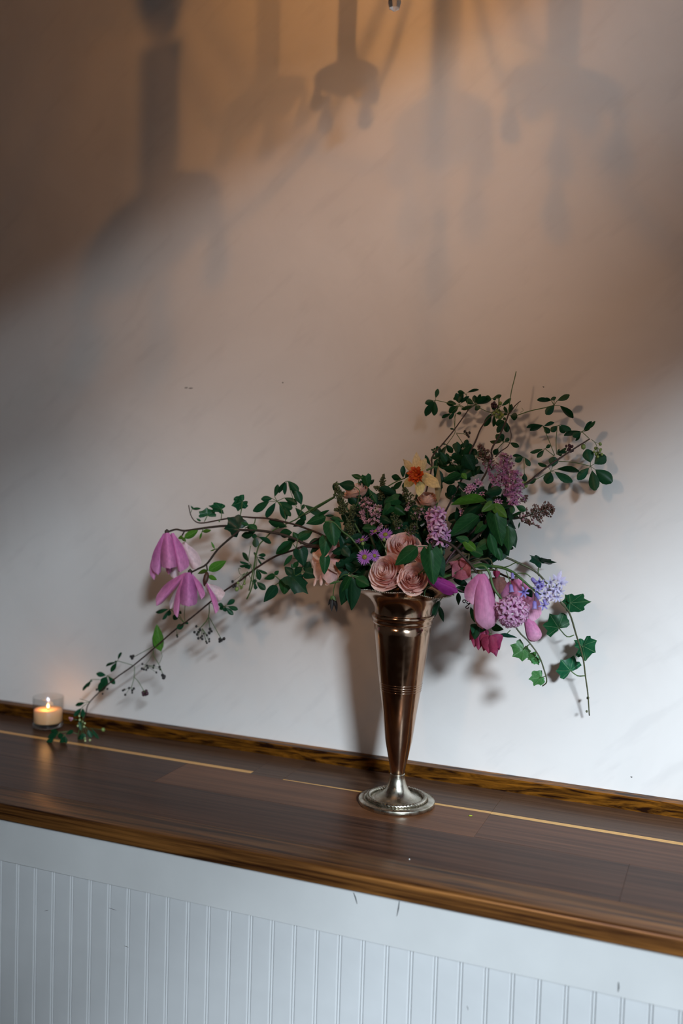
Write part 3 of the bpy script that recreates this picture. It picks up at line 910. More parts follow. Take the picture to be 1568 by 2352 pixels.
class Plant:
    def __init__(s, name, label, cat, dx, dy, mat, group=None):
        s.base = V((VX + dx * 0.35, VY + dy * 0.35, ZC + 0.17))
        s.o = thing(name, label, cat, s.base, group or GROUPS.get(name))
        s.m = MB(); s.mat = mat; s.dx, s.dy = dx, dy
        s.pet = MB()

    def stem(s, c, pts, Y0, Y1, r0, r1, inside=True, segs=6):
        n = len(pts)
        W3 = [P(c, x, y, Y0 + (Y1 - Y0) * i / max(1, n - 1)) for i, (x, y) in enumerate(pts)]
        R = [r0 + (r1 - r0) * i / max(1, n - 1) for i in range(n)]
        if inside:
            pre = route(s.dx, s.dy, W3[0])
            W3 = pre + W3; R = [r0] * len(pre) + R
        s.m.tube(W3, R, segs, 4)
        return W3

    def twig(s, c, pts, Y0, Y1, r=0.0006):
        n = len(pts)
        s.pet.tube([P(c, x, y, Y0 + (Y1 - Y0) * i / max(1, n - 1)) for i, (x, y) in enumerate(pts)], r, 5, 3)

    def done(s, petmat=None):
        if s.m.v: s.m.obj('stem', s.mat, s.o)
        if s.pet.v:
            q = s.pet.obj('side_stems', petmat or M_petiole, s.o); q['kind'] = 'stuff'

    def akebia(s, c, hub, pet, lf, Y, dY=0.0, mat=None, r=0.0006):
        """palmate leaf: stalk with leaflets as sub-parts"""
        mat = mat or M_akebia
        g = MB()
        h = P(c, *hub, Y)
        pts = [P(c, x, y, Y + dY * (1 - i / max(1, len(pet)))) for i, (x, y) in enumerate(pet)] + [h]
        if len(pts) > 1: g.tube(pts, r, 5, 3)
        jobs = []
        for q in lf:
            tx, ty, w = q[:3]
            bx, by = (q[3], q[4]) if len(q) > 3 else (hub[0] + 0.14 * (tx - hub[0]), hub[1] + 0.14 * (ty - hub[1]))
            Lw = math.hypot(tx - bx, ty - by) / CROPS[c][2] * mpp(Y)
            yb = Y + RN.uniform(-.003, .003)
            g.tube([h, P(c, bx, by, yb)], r * 0.7, 5, 1)
            jobs.append((bx, by, tx, ty, w, yb, RN.uniform(-0.30, 0.15) * Lw))
        lo = g.obj('leaf', M_petiole, s.o, origin=h)
        for (bx, by, tx, ty, w, yb, dy) in jobs:
            leaf(lo, 'obov', mat, c, bx, by, tx, ty, w, yb, dy, 'leaflet')
        return lo

    def berries(s, name, pts, c, Y, mat, rpx, stalk=None):
        for (x, y) in pts:
            q = MB(); p = P(c, x, y, Y + RN.uniform(-.004, .004))
            q.blob(p, wpx(c, rpx, Y) * RN.uniform(.85, 1.1), 1.15, V((RN.uniform(-.4, .4), RN.uniform(-.4, .4), 1)))
            q.obj(name, mat, s.o, origin=p)
            if stalk: s.pet.tube([P(c, *stalk, Y), p], 0.00035, 4, 1)


# ------------------------------------------------------------------ akebia vines
v = Plant('akebia_vine', 'upright akebia vine with dark stem at the upper left of the tall greenery', 'vine', -0.012, 0.022, M_stem_brown)
v.stem('Q1', [(110, 1560), (145, 1240), (300, 1040), (480, 820), (700, 510), (718, 470)], 1.55, 1.585, 0.0016, 0.0009)
Y = 1.585
v.akebia('Q1', (205, 335), [(715, 490), (540, 415), (380, 375)], [(238, 158, 68, 205, 300), (38, 385, 88, 175, 345), (68, 595, 98, 185, 355), (165, 572, 100, 195, 355)], Y)
v.akebia('Q1', (580, 410), [(712, 470), (640, 440)], [(372, 388, 92, 530, 390), (528, 228, 85), (738, 292, 62, 600, 385), (408, 535, 115, 562, 432), (312, 632, 60, 440, 545), (425, 636, 58, 500, 530)], Y)
v.akebia('Q1', (685, 252), [(715, 470), (705, 370)], [(882, 188, 50, 700, 215), (470, 308, 72, 655, 218), (575, 370, 80, 640, 225), (545, 205, 60, 650, 210)], Y)
v.akebia('Q1', (825, 408), [(725, 478), (780, 440)], [(812, 255, 80), (905, 242, 62), (988, 280, 85), (1062, 338, 88), (880, 486, 100), (668, 322, 90), (600, 458, 55)], Y)
v.twig('Q1', [(510, 800), (495, 640), (515, 560)], Y, Y); v.akebia('Q1', (520, 545), [], [(605, 535, 50), (430, 792, 25, 500, 790)], Y)
v.twig('Q1', [(505, 800), (500, 860), (380, 1030)], Y, Y); v.twig('Q1', [(530, 850), (640, 860)], Y, Y); v.twig('Q1', [(530, 860), (630, 1010)], Y, Y)
v.akebia('Q1', (385, 1030), [], [(465, 1160, 95, 370, 1035), (250, 1190, 60), (275, 1330, 70), (300, 1010, 28)], Y - .01)
v.akebia('Q1', (200, 1120), [(300, 1040)], [(130, 1110, 30), (155, 1165, 35), (180, 1080, 32), (245, 1060, 50), (235, 1230, 60), (60, 1190, 55, 130, 1360)], Y - .015)
Y2 = 1.555
v.akebia('Q1', (650, 1095), [(560, 1290), (610, 1190)], [(468, 1035, 125), (632, 1010, 90), (705, 950, 80), (790, 1060, 125), (545, 1185, 110), (640, 1200, 90)], Y2)
v.akebia('Q1', (455, 1310), [(540, 1420), (500, 1360)], [(325, 1215, 66), (300, 1312, 78), (420, 1330, 60), (575, 1285, 50), (430, 1210, 70)], Y2 - .01)
v.akebia('Q1', (850, 1225), [(760, 1400), (810, 1300)], [(800, 1090, 80), (920, 1140, 95), (745, 1235, 70), (960, 1190, 60), (830, 1340, 80)], Y2)
v.akebia('Q1', (260, 1230), [(200, 1380)], [(195, 1330, 60), (290, 1085, 50), (310, 1340, 70), (150, 1240, 46)], Y2 - .015)
rf = random.Random(77)
for i in range(44):
    a, k = rf.random() * 2 * PI, math.sqrt(rf.random())
    x, y, Lf, b = 1048 + 52 * k * math.cos(a), 1092 + 62 * k * math.sin(a), rf.uniform(22, 40), rf.random() * 2 * PI
    leaf(v.o, 'obov', M_akebia, 'F', x - Lf / 2 * math.cos(b), y - Lf / 2 * math.sin(b), x + Lf / 2 * math.cos(b), y + Lf / 2 * math.sin(b), Lf * rf.uniform(.35, .55), rf.uniform(1.525, 1.565), rf.uniform(-.01, .01))
v.berries('flower', [(660, 825), (735, 845), (700, 880), (720, 905), (690, 850)], 'Q1', Y, M_bud_dark, 24, (640, 860))
v.done()

v = Plant('akebia_vine', 'akebia vine with a cluster of green berries above the lilac', 'vine', 0.0, 0.024, M_stem_brown)
v.stem('Q1', [(650, 1500), (725, 1200), (830, 980), (900, 800), (1000, 650), (1110, 555)], 1.54, 1.575, 0.0016, 0.0010)
Y = 1.575
v.twig('Q1', [(1110, 555), (1185, 450), (1198, 300)], Y, Y, 0.0011)
v.akebia('Q1', (1085, 310), [(1190, 300)], [(985, 270, 50), (1228, 250, 62), (1150, 320, 48), (1040, 335, 40)], Y)
v.akebia('Q1', (1125, 500), [(1110, 555)], [(950, 738, 82, 1080, 540), (1083, 748, 62, 1120, 570), (1115, 440, 70), (1380, 302, 62, 1235, 425)], Y)
v.twig('Q1', [(830, 408), (920, 470), (1060, 525), (1190, 510), (1330, 520)], Y, Y, 0.0006)
v.berries('berry', [(1120, 540), (1165, 505), (1190, 535), (1230, 545), (1150, 580), (1195, 590), (1250, 575), (1165, 600), (1225, 600), (1205, 620), (1265, 565), (1220, 385)], 'Q1', Y - .004, M_berry, 28, (1200, 470))
v.berries('flower', [(1090, 400), (1120, 380), (1145, 410), (1095, 430), (1130, 440), (1160, 430)], 'Q1', Y - .004, M_plum, 26, (1185, 450))
v.done()

v = Plant('akebia_vine', 'akebia vine with bare twig tips, topmost of the arrangement', 'vine', 0.012, 0.024, M_stem_brown)
v.stem('Q1', [(980, 1500), (1080, 1110), (1200, 900), (1300, 680), (1345, 560), (1380, 520), (1450, 420), (1535, 348)], 1.54, 1.575, 0.0017, 0.0008)
Y = 1.565
v.twig('Q1', [(1350, 540), (1360, 400), (1395, 180), (1440, 0), (1466, -115)], Y, Y + .01, 0.0008)
v.twig('Q1', [(1430, 520), (1480, 430), (1500, 380)], Y, Y, 0.0003)
v.akebia('Q1', (1340, 560), [], [(1288, 425, 48), (1388, 398, 58), (1482, 598, 118, 1375, 580), (1270, 545, 50)], Y)
v.akebia('Q1', (1308, 650), [], [(1140, 722, 112), (1182, 845, 92), (1322, 832, 92), (1265, 610, 50)], Y)
v.akebia('Q1', (1275, 990), [(1110, 1200), (1190, 1080)], [(1058, 955, 50), (1150, 870, 100), (1215, 860, 90), (1352, 935, 66), (1508, 1062, 72, 1370, 1000)], Y)
leaf(v.o, 'obov', M_akebia, 'Q1', 1180, 1090, 1120, 1190, 92, Y - .01)
v.stem('Q1', [(1140, 1225), (1225, 1135), (1340, 1050), (1388, 900), (1362, 745)], Y - .01, Y, 0.0012, 0.0005, inside=False)
v.akebia('Q2', (600, 330), [(-40, 520), (40, 485), (250, 415), (480, 365)], [(345, 262, 62, 560, 258), (455, 235, 45, 560, 258), (582, 205, 80, 603, 262), (826, 164, 78, 650, 262), (478, 466, 112, 605, 340), (872, 536, 92, 690, 340)], 1.59, -0.02, r=0.0008)
v.twig('Q2', [(0, 430), (40, 360), (65, 310)], Y, Y, 0.0003); v.twig('Q2', [(95, 440), (140, 410), (115, 370)], Y, Y, 0.0003)
v.done()

v = Plant('akebia_vine', 'akebia vine arching to the far right with five-fingered leaves and pale berries', 'vine', 0.024, 0.016, M_stem_brown)
v.stem('Q2', [(-120, 1700), (190, 1510), (330, 1390), (560, 1212), (860, 1010), (1135, 838)], 1.53, 1.60, 0.0018, 0.0011)
Y = 1.595
v.akebia('Q2', (1145, 1245), [(670, 1172), (900, 1190)], [(1092, 990, 158, 1147, 1190), (1372, 1085, 168, 1208, 1212), (958, 1446, 122, 1122, 1272), (1215, 1610, 152, 1172, 1312), (1468, 1480, 190, 1222, 1298)], Y)
v.akebia('Q2', (555, 1322), [(200, 1520), (440, 1385)], [(365, 1188, 52, 515, 1255), (600, 1105, 142, 580, 1255), (492, 1510, 148, 550, 1330), (955, 1368, 84, 640, 1292), (882, 1462, 112, 612, 1330)], Y)
v.akebia('Q2', (435, 640), [(612, 1085), (540, 900)], [(193, 690, 56, 430, 632), (243, 725, 62, 425, 640), (530, 742, 84, 450, 655), (605, 610, 52, 450, 645)], Y)
v.akebia('Q2', (650, 640), [(638, 1065), (632, 850)], [(560, 725, 88, 640, 640), (762, 748, 95, 682, 640), (862, 718, 82, 700, 625)], Y)
v.akebia('Q2', (1020, 730), [(1128, 832)], [(752, 797, 72, 1000, 722), (880, 803, 92), (905, 852, 38), (1192, 553, 44), (1187, 594, 34), (1140, 676, 28)], Y)
v.akebia('Q2', (465, 985), [(602, 1092)], [(240, 1032, 56), (345, 1115, 68), (538, 928, 54)], Y)
v.akebia('Q2', (640, 1070), [], [(688, 992, 26), (735, 1015, 34), (790, 1040, 40), (770, 955, 38), (720, 1075, 40)], Y)
v.akebia('Q2', (150, 1120), [(155, 1365), (152, 1240)], [(-20, 1110, 50, 130, 1100), (15, 1175, 92, 135, 1110), (240, 1245, 74, 165, 1120)], Y - .02)
leaf(v.o, 'obov', M_akebia, 'Q2', 158, 1355, 165, 1475, 78, Y - .02); leaf(v.o, 'ovate', M_akebia, 'Q2', 335, 1432, 160, 1480, 62, Y - .02)
v.berries('flower', [(785, 945), (830, 935), (870, 950), (810, 1000), (850, 1020), (880, 1010), (835, 975)], 'Q2', Y, M_plum, 24, (760, 1060))
v.twig('Q2', [(1158, 845), (1215, 890), (1250, 980), (1260, 1080)], Y, Y, 0.0005)
v.berries('berry', [(1040, 955)], 'Q2', Y, M_berry, 36, (1100, 860)); v.berries('berry', [(1293, 914)], 'Q2', Y, M_berry, 27, (1215, 888))
v.berries('berry', [(1222, 978), (1300, 998), (1290, 1025), (1230, 1065), (1318, 1068), (1257, 1105), (1205, 1030), (1255, 1050)], 'Q2', Y, M_berry, 23, (1245, 960))
v.berries('bud', [(140, 1500), (165, 1520), (185, 1545), (150, 1545), (175, 1495), (130, 1530)], 'Q2', Y - .02, M_berry, 24, (185, 1510))
v.done()

v = Plant('akebia_vine', 'fresh akebia vine with fans of leaflets between the ivy and the lilac buds', 'vine', -0.028, 0.0, M_stem_green)
v.stem('Q5', [(1420, 330), (1330, 370), (1050, 520), (830, 650), (700, 740), (540, 810)], 1.49, 1.50, 0.0018, 0.0009)
v.stem('Q5', [(1330, 375), (1060, 545), (860, 660)], 1.495, 1.50, 0.0014, 0.0008, inside=False)
Y = 1.50
v.akebia('Q5', (400, 435), [(545, 870), (530, 640), (480, 520)], [(398, 168, 92, 360, 362), (132, 398, 108, 320, 392), (-10, 588, 138, 270, 440), (240, 725, 125, 372, 462), (625, 545, 150, 412, 450), (545, 735, 120, 440, 500), (720, 480, 120, 520, 380), (620, 680, 90, 520, 520)], Y, r=0.0008)
v.akebia('Q5', (562, 106), [(720, 535), (660, 390), (610, 240), (585, 130)], [(435, 305, 84, 535, 112), (540, 326, 66, 552, 118), (690, 275, 112, 585, 112), (742, 258, 110, 600, 108)], Y)
v.akebia('Q5', (800, 590), [(740, 690)], [(722, 265, 150, 800, 490), (615, 275, 62, 780, 480), (842, 492, 60), (1140, 618, 112, 852, 495), (855, 755, 120, 700, 545)], Y)
leaf(v.o, 'obov', M_akebia, 'Q5', 560, 852, 248, 770, 148, Y); leaf(v.o, 'ovate', M_leaf_dark, 'Q5', 855, 745, 650, 860, 120, Y)
leaf(v.o, 'obov', M_akebia, 'Q5', 645, 945, 425, 965, 165, Y - .004)
leaf(v.o, 'ovate', M_akebia, 'Q5', 570, 1060, 690, 1090, 130, Y + .004)
v.twig('Q5', [(430, 865), (330, 920), (170, 1080), (90, 1190), (20, 1500), (-60, 1900)], Y, Y, 0.0012)
v.akebia('Q5', (90, 1015), [(170, 1080)], [(50, 1192, 118, 45, 1020), (288, 1130, 84, 110, 1020), (-20, 1000, 90)], Y)
v.akebia('Q6', (1525, 590), [], [(1338, 612, 108, 1512, 595), (1500, 500, 110, 1490, 600), (1440, 470, 60)], Y)
v.twig('Q6', [(1480, 745), (1455, 900), (1450, 960)], Y, Y)
v.done()

v = Plant('akebia_vine', 'long bare-stemmed akebia vine reaching down left to the countertop by the candle', 'vine', -0.03, -0.004, M_stem_brown)
W3 = v.stem('F', [(770, 1268), (703, 1256), (670, 1265), (632, 1278), (588, 1305), (552, 1333), (506, 1364), (438, 1420), (400, 1448), (357, 1486), (307, 1528), (261, 1561), (207, 1611), (197, 1640), (190, 1662)], 1.49, 1.55, 0.0020, 0.0010)
Y = 1.51


def Yx(px): return 1.55 - (px - 190) / 580.0 * 0.06
v.akebia('Q5', (70, 1350), [(60, 1530)], [(205, 1320, 70, 90, 1320), (190, 1400, 34), (160, 1480, 36), (20, 1270, 40)], Yx(590))
v.akebia('Q5', (60, 1540), [], [(112, 1725, 98, 75, 1550), (240, 1610, 40), (50, 1885, 55, 40, 1770), (205, 1880, 110, 70, 1760)], Yx(590) - .004)
v.akebia('Q6', (1490, 1010), [(1500, 1090)], [(1360, 840, 62, 1450, 965), (1335, 940, 40), (1320, 1005, 44), (1395, 1050, 50), (1440, 1070, 45)], Yx(578))
v.akebia('Q6', (1530, 1290), [(1450, 1140)], [(1545, 1210, 50), (1560, 1340, 55)], Yx(585))
v.twig('Q6', [(1545, 850), (1535, 1050), (1500, 1310), (1425, 1485)], Yx(575), Yx(575), 0.0012)
v.twig('Q6', [(1500, 1090), (1350, 1150), (1310, 1060), (1340, 1060)], Yx(570), Yx(570), 0.0005)
v.berries('berry', [(1290, 1345)], 'Q6', Yx(545), M_berry, 40, (1400, 1120)); v.berries('berry', [(1230, 1240), (1240, 1310), (1270, 1300)], 'Q6', Yx(545), M_bud_dark, 20, (1400, 1120))
v.berries('berry', [(1335, 1300), (1365, 1310), (1395, 1235), (1305, 1260), (1350, 1330), (1395, 1270), (1350, 1220)], 'Q6', Yx(550), M_berry, 20, (1440, 1100))
v.akebia('Q6', (1120, 1585), [(920, 1540)], [(1255, 1495, 78, 1150, 1565), (1298, 1625, 70, 1165, 1585), (1238, 1700, 72), (1030, 1550, 60), (1045, 1625, 60), (1130, 1660, 70)], Yx(515))
v.twig('E', [(1345, 95), (1340, 190), (1290, 255)], Yx(478), Yx(470), 0.0009); v.twig('E', [(1340, 190), (1350, 270)], Yx(475), Yx(475), 0.0006); v.twig('E', [(1345, 190), (1420, 325)], Yx(475), Yx(480), 0.0006)
for pp, st in (([(1262, 248), (1275, 285), (1268, 300), (1285, 270), (1250, 285), (1275, 325)], (1290, 255)), ([(1350, 265), (1345, 290), (1360, 280)], (1350, 262)), ([(1412, 345), (1440, 328), (1425, 338), (1412, 330)], (1420, 325))):
    v.berries('flower', pp, 'E', Yx(470), M_bud_dark, 11, st)
v.berries('bud', [(1300, 310), (1330, 305), (1300, 330), (1325, 345), (1345, 330), (1310, 295), (1330, 355), (1345, 345), (1290, 320)], 'E', Yx(470), M_bud_dark, 8, (1300, 260))
v.akebia('E', (1095, 135), [(1190, 235), (1150, 190)], [(1000, 155, 27), (1038, 202, 26), (1082, 182, 32)], Yx(400)); v.akebia('E', (1145, 165), [(1190, 235)], [(1112, 208, 42), (1165, 155, 26), (1122, 170, 20)], Yx(410))
v.twig('E', [(1190, 235), (1185, 170), (1190, 110)], Yx(415), Yx(415)); v.akebia('E', (1190, 235), [], [(1135, 262, 42), (1205, 220, 28)], Yx(420))
v.berries('bud', [(1138, 305), (1140, 315)], 'E', Yx(405), M_bud_dark, 9, (1135, 270))
leaf(v.o, 'ovate', M_leaf_lite, 'E', 1035, 410, 1018, 242, 80, Yx(365)); leaf(v.o, 'ovate', M_leaf, 'E', 995, 390, 988, 265, 45, Yx(355))
v.twig('E', [(990, 375), (870, 440)], Yx(352), Yx(310)); v.berries('flower', [(842, 442), (855, 440), (850, 452)], 'E', Yx(305), M_bud_dark, 13, (870, 440))
v.twig('E', [(985, 385), (990, 440), (1020, 490), (1050, 565)], Yx(352), Yx(370)); v.berries('flower', [(1045, 562), (1056, 570), (1052, 578)], 'E', Yx(372), M_bud_dark, 13, (1045, 555))
v.twig('E', [(1035, 410), (1042, 440), (1025, 485)], Yx(370), Yx(370), .0004)
v.twig('E', [(985, 420), (955, 470), (930, 500)], Yx(345), Yx(335), .0004)
v.berries('bud', [(990, 500), (1005, 545), (1030, 525), (1025, 510), (985, 515), (915, 490), (925, 525), (950, 515), (940, 528), (912, 520), (945, 500)], 'E', Yx(345), M_bud_dark, 9, (940, 500))
v.twig('E', [(865, 505), (862, 575), (845, 640)], Yx(308), Yx(305)); v.twig('E', [(862, 575), (890, 605), (925, 665)], Yx(308), Yx(325))
v.berries('flower', [(920, 675), (940, 665), (935, 685), (922, 688), (945, 680)], 'E', Yx(330), M_plum, 13, (925, 660)); v.berries('bud', [(790, 660), (805, 688), (830, 645), (850, 660), (850, 675), (860, 648), (800, 655)], 'E', Yx(300), M_bud_dark, 9, (840, 640))
v.akebia('E', (755, 470), [(860, 500)], [(684, 516, 22), (782, 418, 16), (714, 543, 34), (735, 480, 16)], Yx(275))
v.akebia('E', (690, 565), [(735, 590)], [(617, 552, 38), (638, 672, 60), (738, 618, 34), (650, 620, 46), (668, 645, 40)], Yx(255)); v.akebia('E', (585, 590), [(640, 590)], [(536, 664, 24), (568, 642, 20), (588, 605, 16)], Yx(215))
v.berries('bud', [(622, 655), (660, 682), (690, 650)], 'E', Yx(235), M_bud_dark, 9)
v.twig('E', [(580, 735), (512, 714)], 1.55, 1.55, .0004)
v.akebia('E', (550, 738), [(575, 735)], [(482, 762, 30), (500, 750, 24)], 1.55); v.akebia('E', (530, 765), [(560, 745)], [(478, 832, 34), (535, 838, 36)], 1.55)
v.twig('E', [(555, 800), (520, 870), (500, 960)], 1.55, 1.545, .0006); v.twig('E', [(500, 940), (440, 925), (380, 930)], 1.54, 1.52, .0006)
v.akebia('E', (385, 928), [], [(298, 965, 50), (292, 1010, 40, 345, 965), (325, 918, 34)], 1.50); v.akebia('E', (415, 945), [], [(395, 1024, 46), (368, 958, 44), (425, 1000, 30), (470, 920, 30)], 1.51)
v.akebia('E', (525, 930), [(520, 880)], [(523, 1004, 40), (545, 960, 30), (510, 860, 30), (490, 990, 20)], 1.54); v.akebia('E', (560, 905), [(530, 880)], [(590, 962, 40), (642, 962, 18, 590, 905)], 1.54)
v.berries('berry', [(510, 825), (512, 850), (545, 872), (500, 888), (540, 893), (530, 862), (548, 985), (578, 980), (545, 968)], 'E', 1.538, M_berry_pale, 9, (520, 850)); v.berries('berry', [(663, 913)], 'E', 1.545, M_berry, 15, (590, 905))
v.berries('flower', [(448, 838), (456, 850), (462, 842)], 'E', 1.545, M_lilac_pink, 10, (500, 850))
v.done()

# ------------------------------------------------------------------ ivy trails
v = Plant('ivy_trail', 'ivy trail stretching left above the magnolia, its tip curled upward', 'vine', -0.03, 0.012, M_stem_brown)
v.stem('F', [(790, 1265), (745, 1232), (706, 1215), (670, 1203), (615, 1191), (580, 1189), (552, 1187), (516, 1192), (468, 1201), (449, 1198), (438, 1183), (433, 1160)], 1.50, 1.50, 0.0020, 0.0009)
Y = 1.495
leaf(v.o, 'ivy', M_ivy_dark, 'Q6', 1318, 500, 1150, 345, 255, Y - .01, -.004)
leaf(v.o, 'ivy', M_ivy, 'Q6', 1365, 135, 1195, 195, 175, Y, .006); v.twig('Q6', [(1335, 330), (1355, 230), (1365, 135)], Y, Y, .0009)
leaf(v.o, 'ivy', M_ivy, 'Q6', 1365, 135, 1300, 262, 130, Y + .004, .004)
leaf(v.o, 'ivy', M_ivy, 'Q6', 885, 325, 875, 215, 215, Y, .0); v.twig('Q6', [(840, 410), (870, 350), (885, 325)], Y, Y, .0008)
leaf(v.o, 'ivy', M_ivy, 'Q6', 1075, 235, 895, 200, 120, Y, -.01); v.twig('Q6', [(1072, 370), (1080, 290), (1072, 240)], Y, Y, .0008)
leaf(v.o, 'lance', M_ivy, 'Q6', 665, 235, 780, 228, 42, Y); leaf(v.o, 'lance', M_ivy, 'Q6', 690, 240, 648, 185, 30, Y); v.twig('Q6', [(650, 285), (670, 240)], Y, Y, .0006)
leaf(v.o, 'ovate', M_ivy, 'Q6', 790, 405, 728, 360, 36, Y); v.twig('Q6', [(1545, 370), (1520, 450), (1400, 500)], Y, Y, .0010); v.twig('Q6', [(1050, 380), (1045, 415)], Y, Y, .0012)
v.done()

v = Plant('ivy_trail', 'long ivy trail hanging down the wall at the right with five lobed leaves', 'vine', 0.03, 0.0, M_stem_olive)
CP = [(520, 200), (640, 215), (770, 265), (960, 370), (1130, 590), (1220, 700), (1280, 890), (1335, 1070), (1360, 1250), (1380, 1400), (1392, 1580)]
v.stem('C', CP, 1.51, 1.622, 0.0021, 0.0010)
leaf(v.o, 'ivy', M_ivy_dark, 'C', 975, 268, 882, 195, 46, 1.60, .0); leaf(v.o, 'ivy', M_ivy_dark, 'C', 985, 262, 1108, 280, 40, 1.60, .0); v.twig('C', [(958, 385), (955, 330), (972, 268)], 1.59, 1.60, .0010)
leaf(v.o, 'ivy', M_ivy, 'C', 1228, 615, 1398, 600, 118, 1.595, -.01); leaf(v.o, 'ivy', M_ivy, 'C', 1240, 620, 1180, 540, 90, 1.60, .004); v.twig('C', [(1218, 700), (1225, 640)], 1.595, 1.595, .0010)
leaf(v.o, 'ivy', M_ivy, 'C', 1128, 828, 1052, 712, 180, 1.606, -.004); v.twig('C', [(1262, 890), (1200, 905), (1130, 828)], 1.605, 1.606, .0010)
leaf(v.o, 'ivy', M_ivy, 'C', 1338, 985, 1440, 1035, 160, 1.60, -.012); leaf(v.o, 'ivy', M_ivy, 'C', 1335, 985, 1258, 932, 75, 1.602, .004); v.twig('C', [(1335, 1050), (1335, 985)], 1.605, 1.60, .0010)
leaf(v.o, 'ivy', M_ivy, 'C', 1230, 1195, 1148, 1105, 165, 1.612, -.004); v.twig('C', [(1352, 1240), (1290, 1240), (1230, 1195)], 1.612, 1.612, .0010)
v.berries('node', [(1380, 1430), (1370, 1545), (1350, 1100)], 'C', 1.615, M_stem_olive, 12)
v.done()

v = Plant('ivy_trail', 'short light green ivy trail hanging beneath the round pink hyacinth', 'vine', 0.03, -0.016, M_stem_olive)
v.stem('C', [(560, 330), (640, 620), (780, 850), (870, 945), (960, 1070), (1008, 1200), (1027, 1290), (990, 1328)], 1.47, 1.50, 0.0015, 0.0009)
Y = 1.495
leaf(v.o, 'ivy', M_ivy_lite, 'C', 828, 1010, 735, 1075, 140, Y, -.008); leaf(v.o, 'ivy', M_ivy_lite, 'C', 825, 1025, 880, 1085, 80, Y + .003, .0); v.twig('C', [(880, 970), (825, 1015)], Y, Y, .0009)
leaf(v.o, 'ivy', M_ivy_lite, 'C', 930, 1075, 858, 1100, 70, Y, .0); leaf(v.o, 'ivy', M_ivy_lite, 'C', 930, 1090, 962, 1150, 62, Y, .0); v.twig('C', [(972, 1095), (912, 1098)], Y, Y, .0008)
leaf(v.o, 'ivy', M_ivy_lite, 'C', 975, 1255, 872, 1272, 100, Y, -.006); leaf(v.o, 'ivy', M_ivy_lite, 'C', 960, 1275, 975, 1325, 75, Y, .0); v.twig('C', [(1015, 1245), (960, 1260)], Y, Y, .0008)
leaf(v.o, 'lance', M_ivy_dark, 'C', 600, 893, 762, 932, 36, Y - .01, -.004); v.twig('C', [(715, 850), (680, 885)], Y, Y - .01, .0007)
v.done()

# ------------------------------------------------------------------ magnolia
def mpetal(parent, kind, mat, c, b, t, w, Y, dy=0.0, roll=0.0, flip=False, s=0):
    return blade(blades(kind, mat)[s], parent, 'petal', P(c, *b, Y), P(c, *t, Y + dy), wpx(c, w, Y), roll, flip)


def core(parent, name, c, x, y, Y, r, mat):
    q = MB(); p = P(c, x, y, Y); q.blob(p, r, 1.4, V((0, 0, 1)))
    return q.obj(name, mat, parent, origin=p)


def closed_bloom(parent, c, base, tip, w, Y, mat, tipr=.42):
    """closed hanging flower: overlapping petals wrapped round a swelling body, each petal a mesh"""
    A, B_ = P(c, *base, Y), P(c, *tip, Y)
    ax = B_ - A; L = ax.length; ax = ax / L
    e1 = cr - ax * cr.dot(ax); e1.normalize(); e2 = ax.cross(e1)
    if e2.dot(fw) > 0: e2 = -e2                    # towards the camera
    R = wpx(c, w / 2, Y)
    prof = [(0, .28), (.06, .46), (.16, .62), (.30, .76), (.48, .90), (.66, 1.0), (.82, .97), (.93, .74), (1.0, tipr)]

    def rad(t):
        for (a, ra), (b, rb) in zip(prof, prof[1:]):
            if t <= b: return ra + (rb - ra) * (t - a) / (b - a)
        return prof[-1][1]
    for az, span, off, t1 in [(-90, 190, -.10, .97), (15, 170, -.06, .98), (165, 165, -.02, .99), (78, 150, .04, 1.0)]:
        g = MB(); NU, NV = 10, 16
        for j in range(NV + 1):
            t = j / NV
            for i in range(NU + 1):
                u = -1 + 2 * i / NU
                sp = math.radians(span) / 2 * (1 if t < .72 else max(.12, (1 - ((t - .72) / .28) ** 2) ** .5))
                a = math.radians(az) + u * sp
                tt = t * t1
                r = R * (rad(tt) * (1 + off * min(1, t * 3)) + .03 * math.sin(u * 5 + az) * t + .05 * max(0, abs(u) - .7) * t)
                g.v.append(A + ax * (tt * L) + (e1 * math.cos(a) + e2 * math.sin(a)) * r); g.uv.append((u * .5, t))
        n = NU + 1
        for j in range(NV):
            for i in range(NU):
                g.f.append((j * n + i, j * n + i + 1, (j + 1) * n + i + 1, (j + 1) * n + i))
        g.obj('petal', mat, parent, origin=A)


v = Plant('magnolia_branch', 'magnolia branch reaching far left with two drooping pink flowers', 'branch', -0.03, -0.012, M_stem_bark)
v.stem('F', [(775, 1280), (745, 1258), (703, 1250), (678, 1238), (640, 1226), (590, 1218), (551, 1217), (519, 1208), (468, 1213), (425, 1219), (404, 1216), (385, 1222)], 1.50, 1.475, 0.0026, 0.0016)
v.stem('F', [(551, 1217), (531, 1234), (500, 1262), (475, 1295), (456, 1306), (440, 1314)], 1.48, 1.47, 0.0019, 0.0015, inside=False)
v.stem('F', [(424, 1219), (418, 1230)], 1.475, 1.475, 0.0015, 0.0012, inside=False); v.stem('F', [(474, 1297), (476, 1310)], 1.47, 1.47, 0.0014, 0.0012, inside=False)
Y = 1.468
f = core(v.o, 'flower', 'Q6', 320, 560, Y, 0.0045, M_stem_bark)
mpetal(f, 'mag', M_magnolia_pale, 'Q6', (400, 620), (430, 1210), 150, Y + .016, .0)
mpetal(f, 'mag', M_magnolia_pale, 'Q6', (545, 700), (735, 1065), 200, Y + .014, .008, 0.25)
mpetal(f, 'mag', M_magnolia, 'Q6', (285, 585), (130, 1212), 110, Y + .010, .0, -.5)
mpetal(f, 'mag', M_magnolia, 'Q6', (290, 575), (188, 1142), 175, Y + .003, -.004, -.3, s=1)
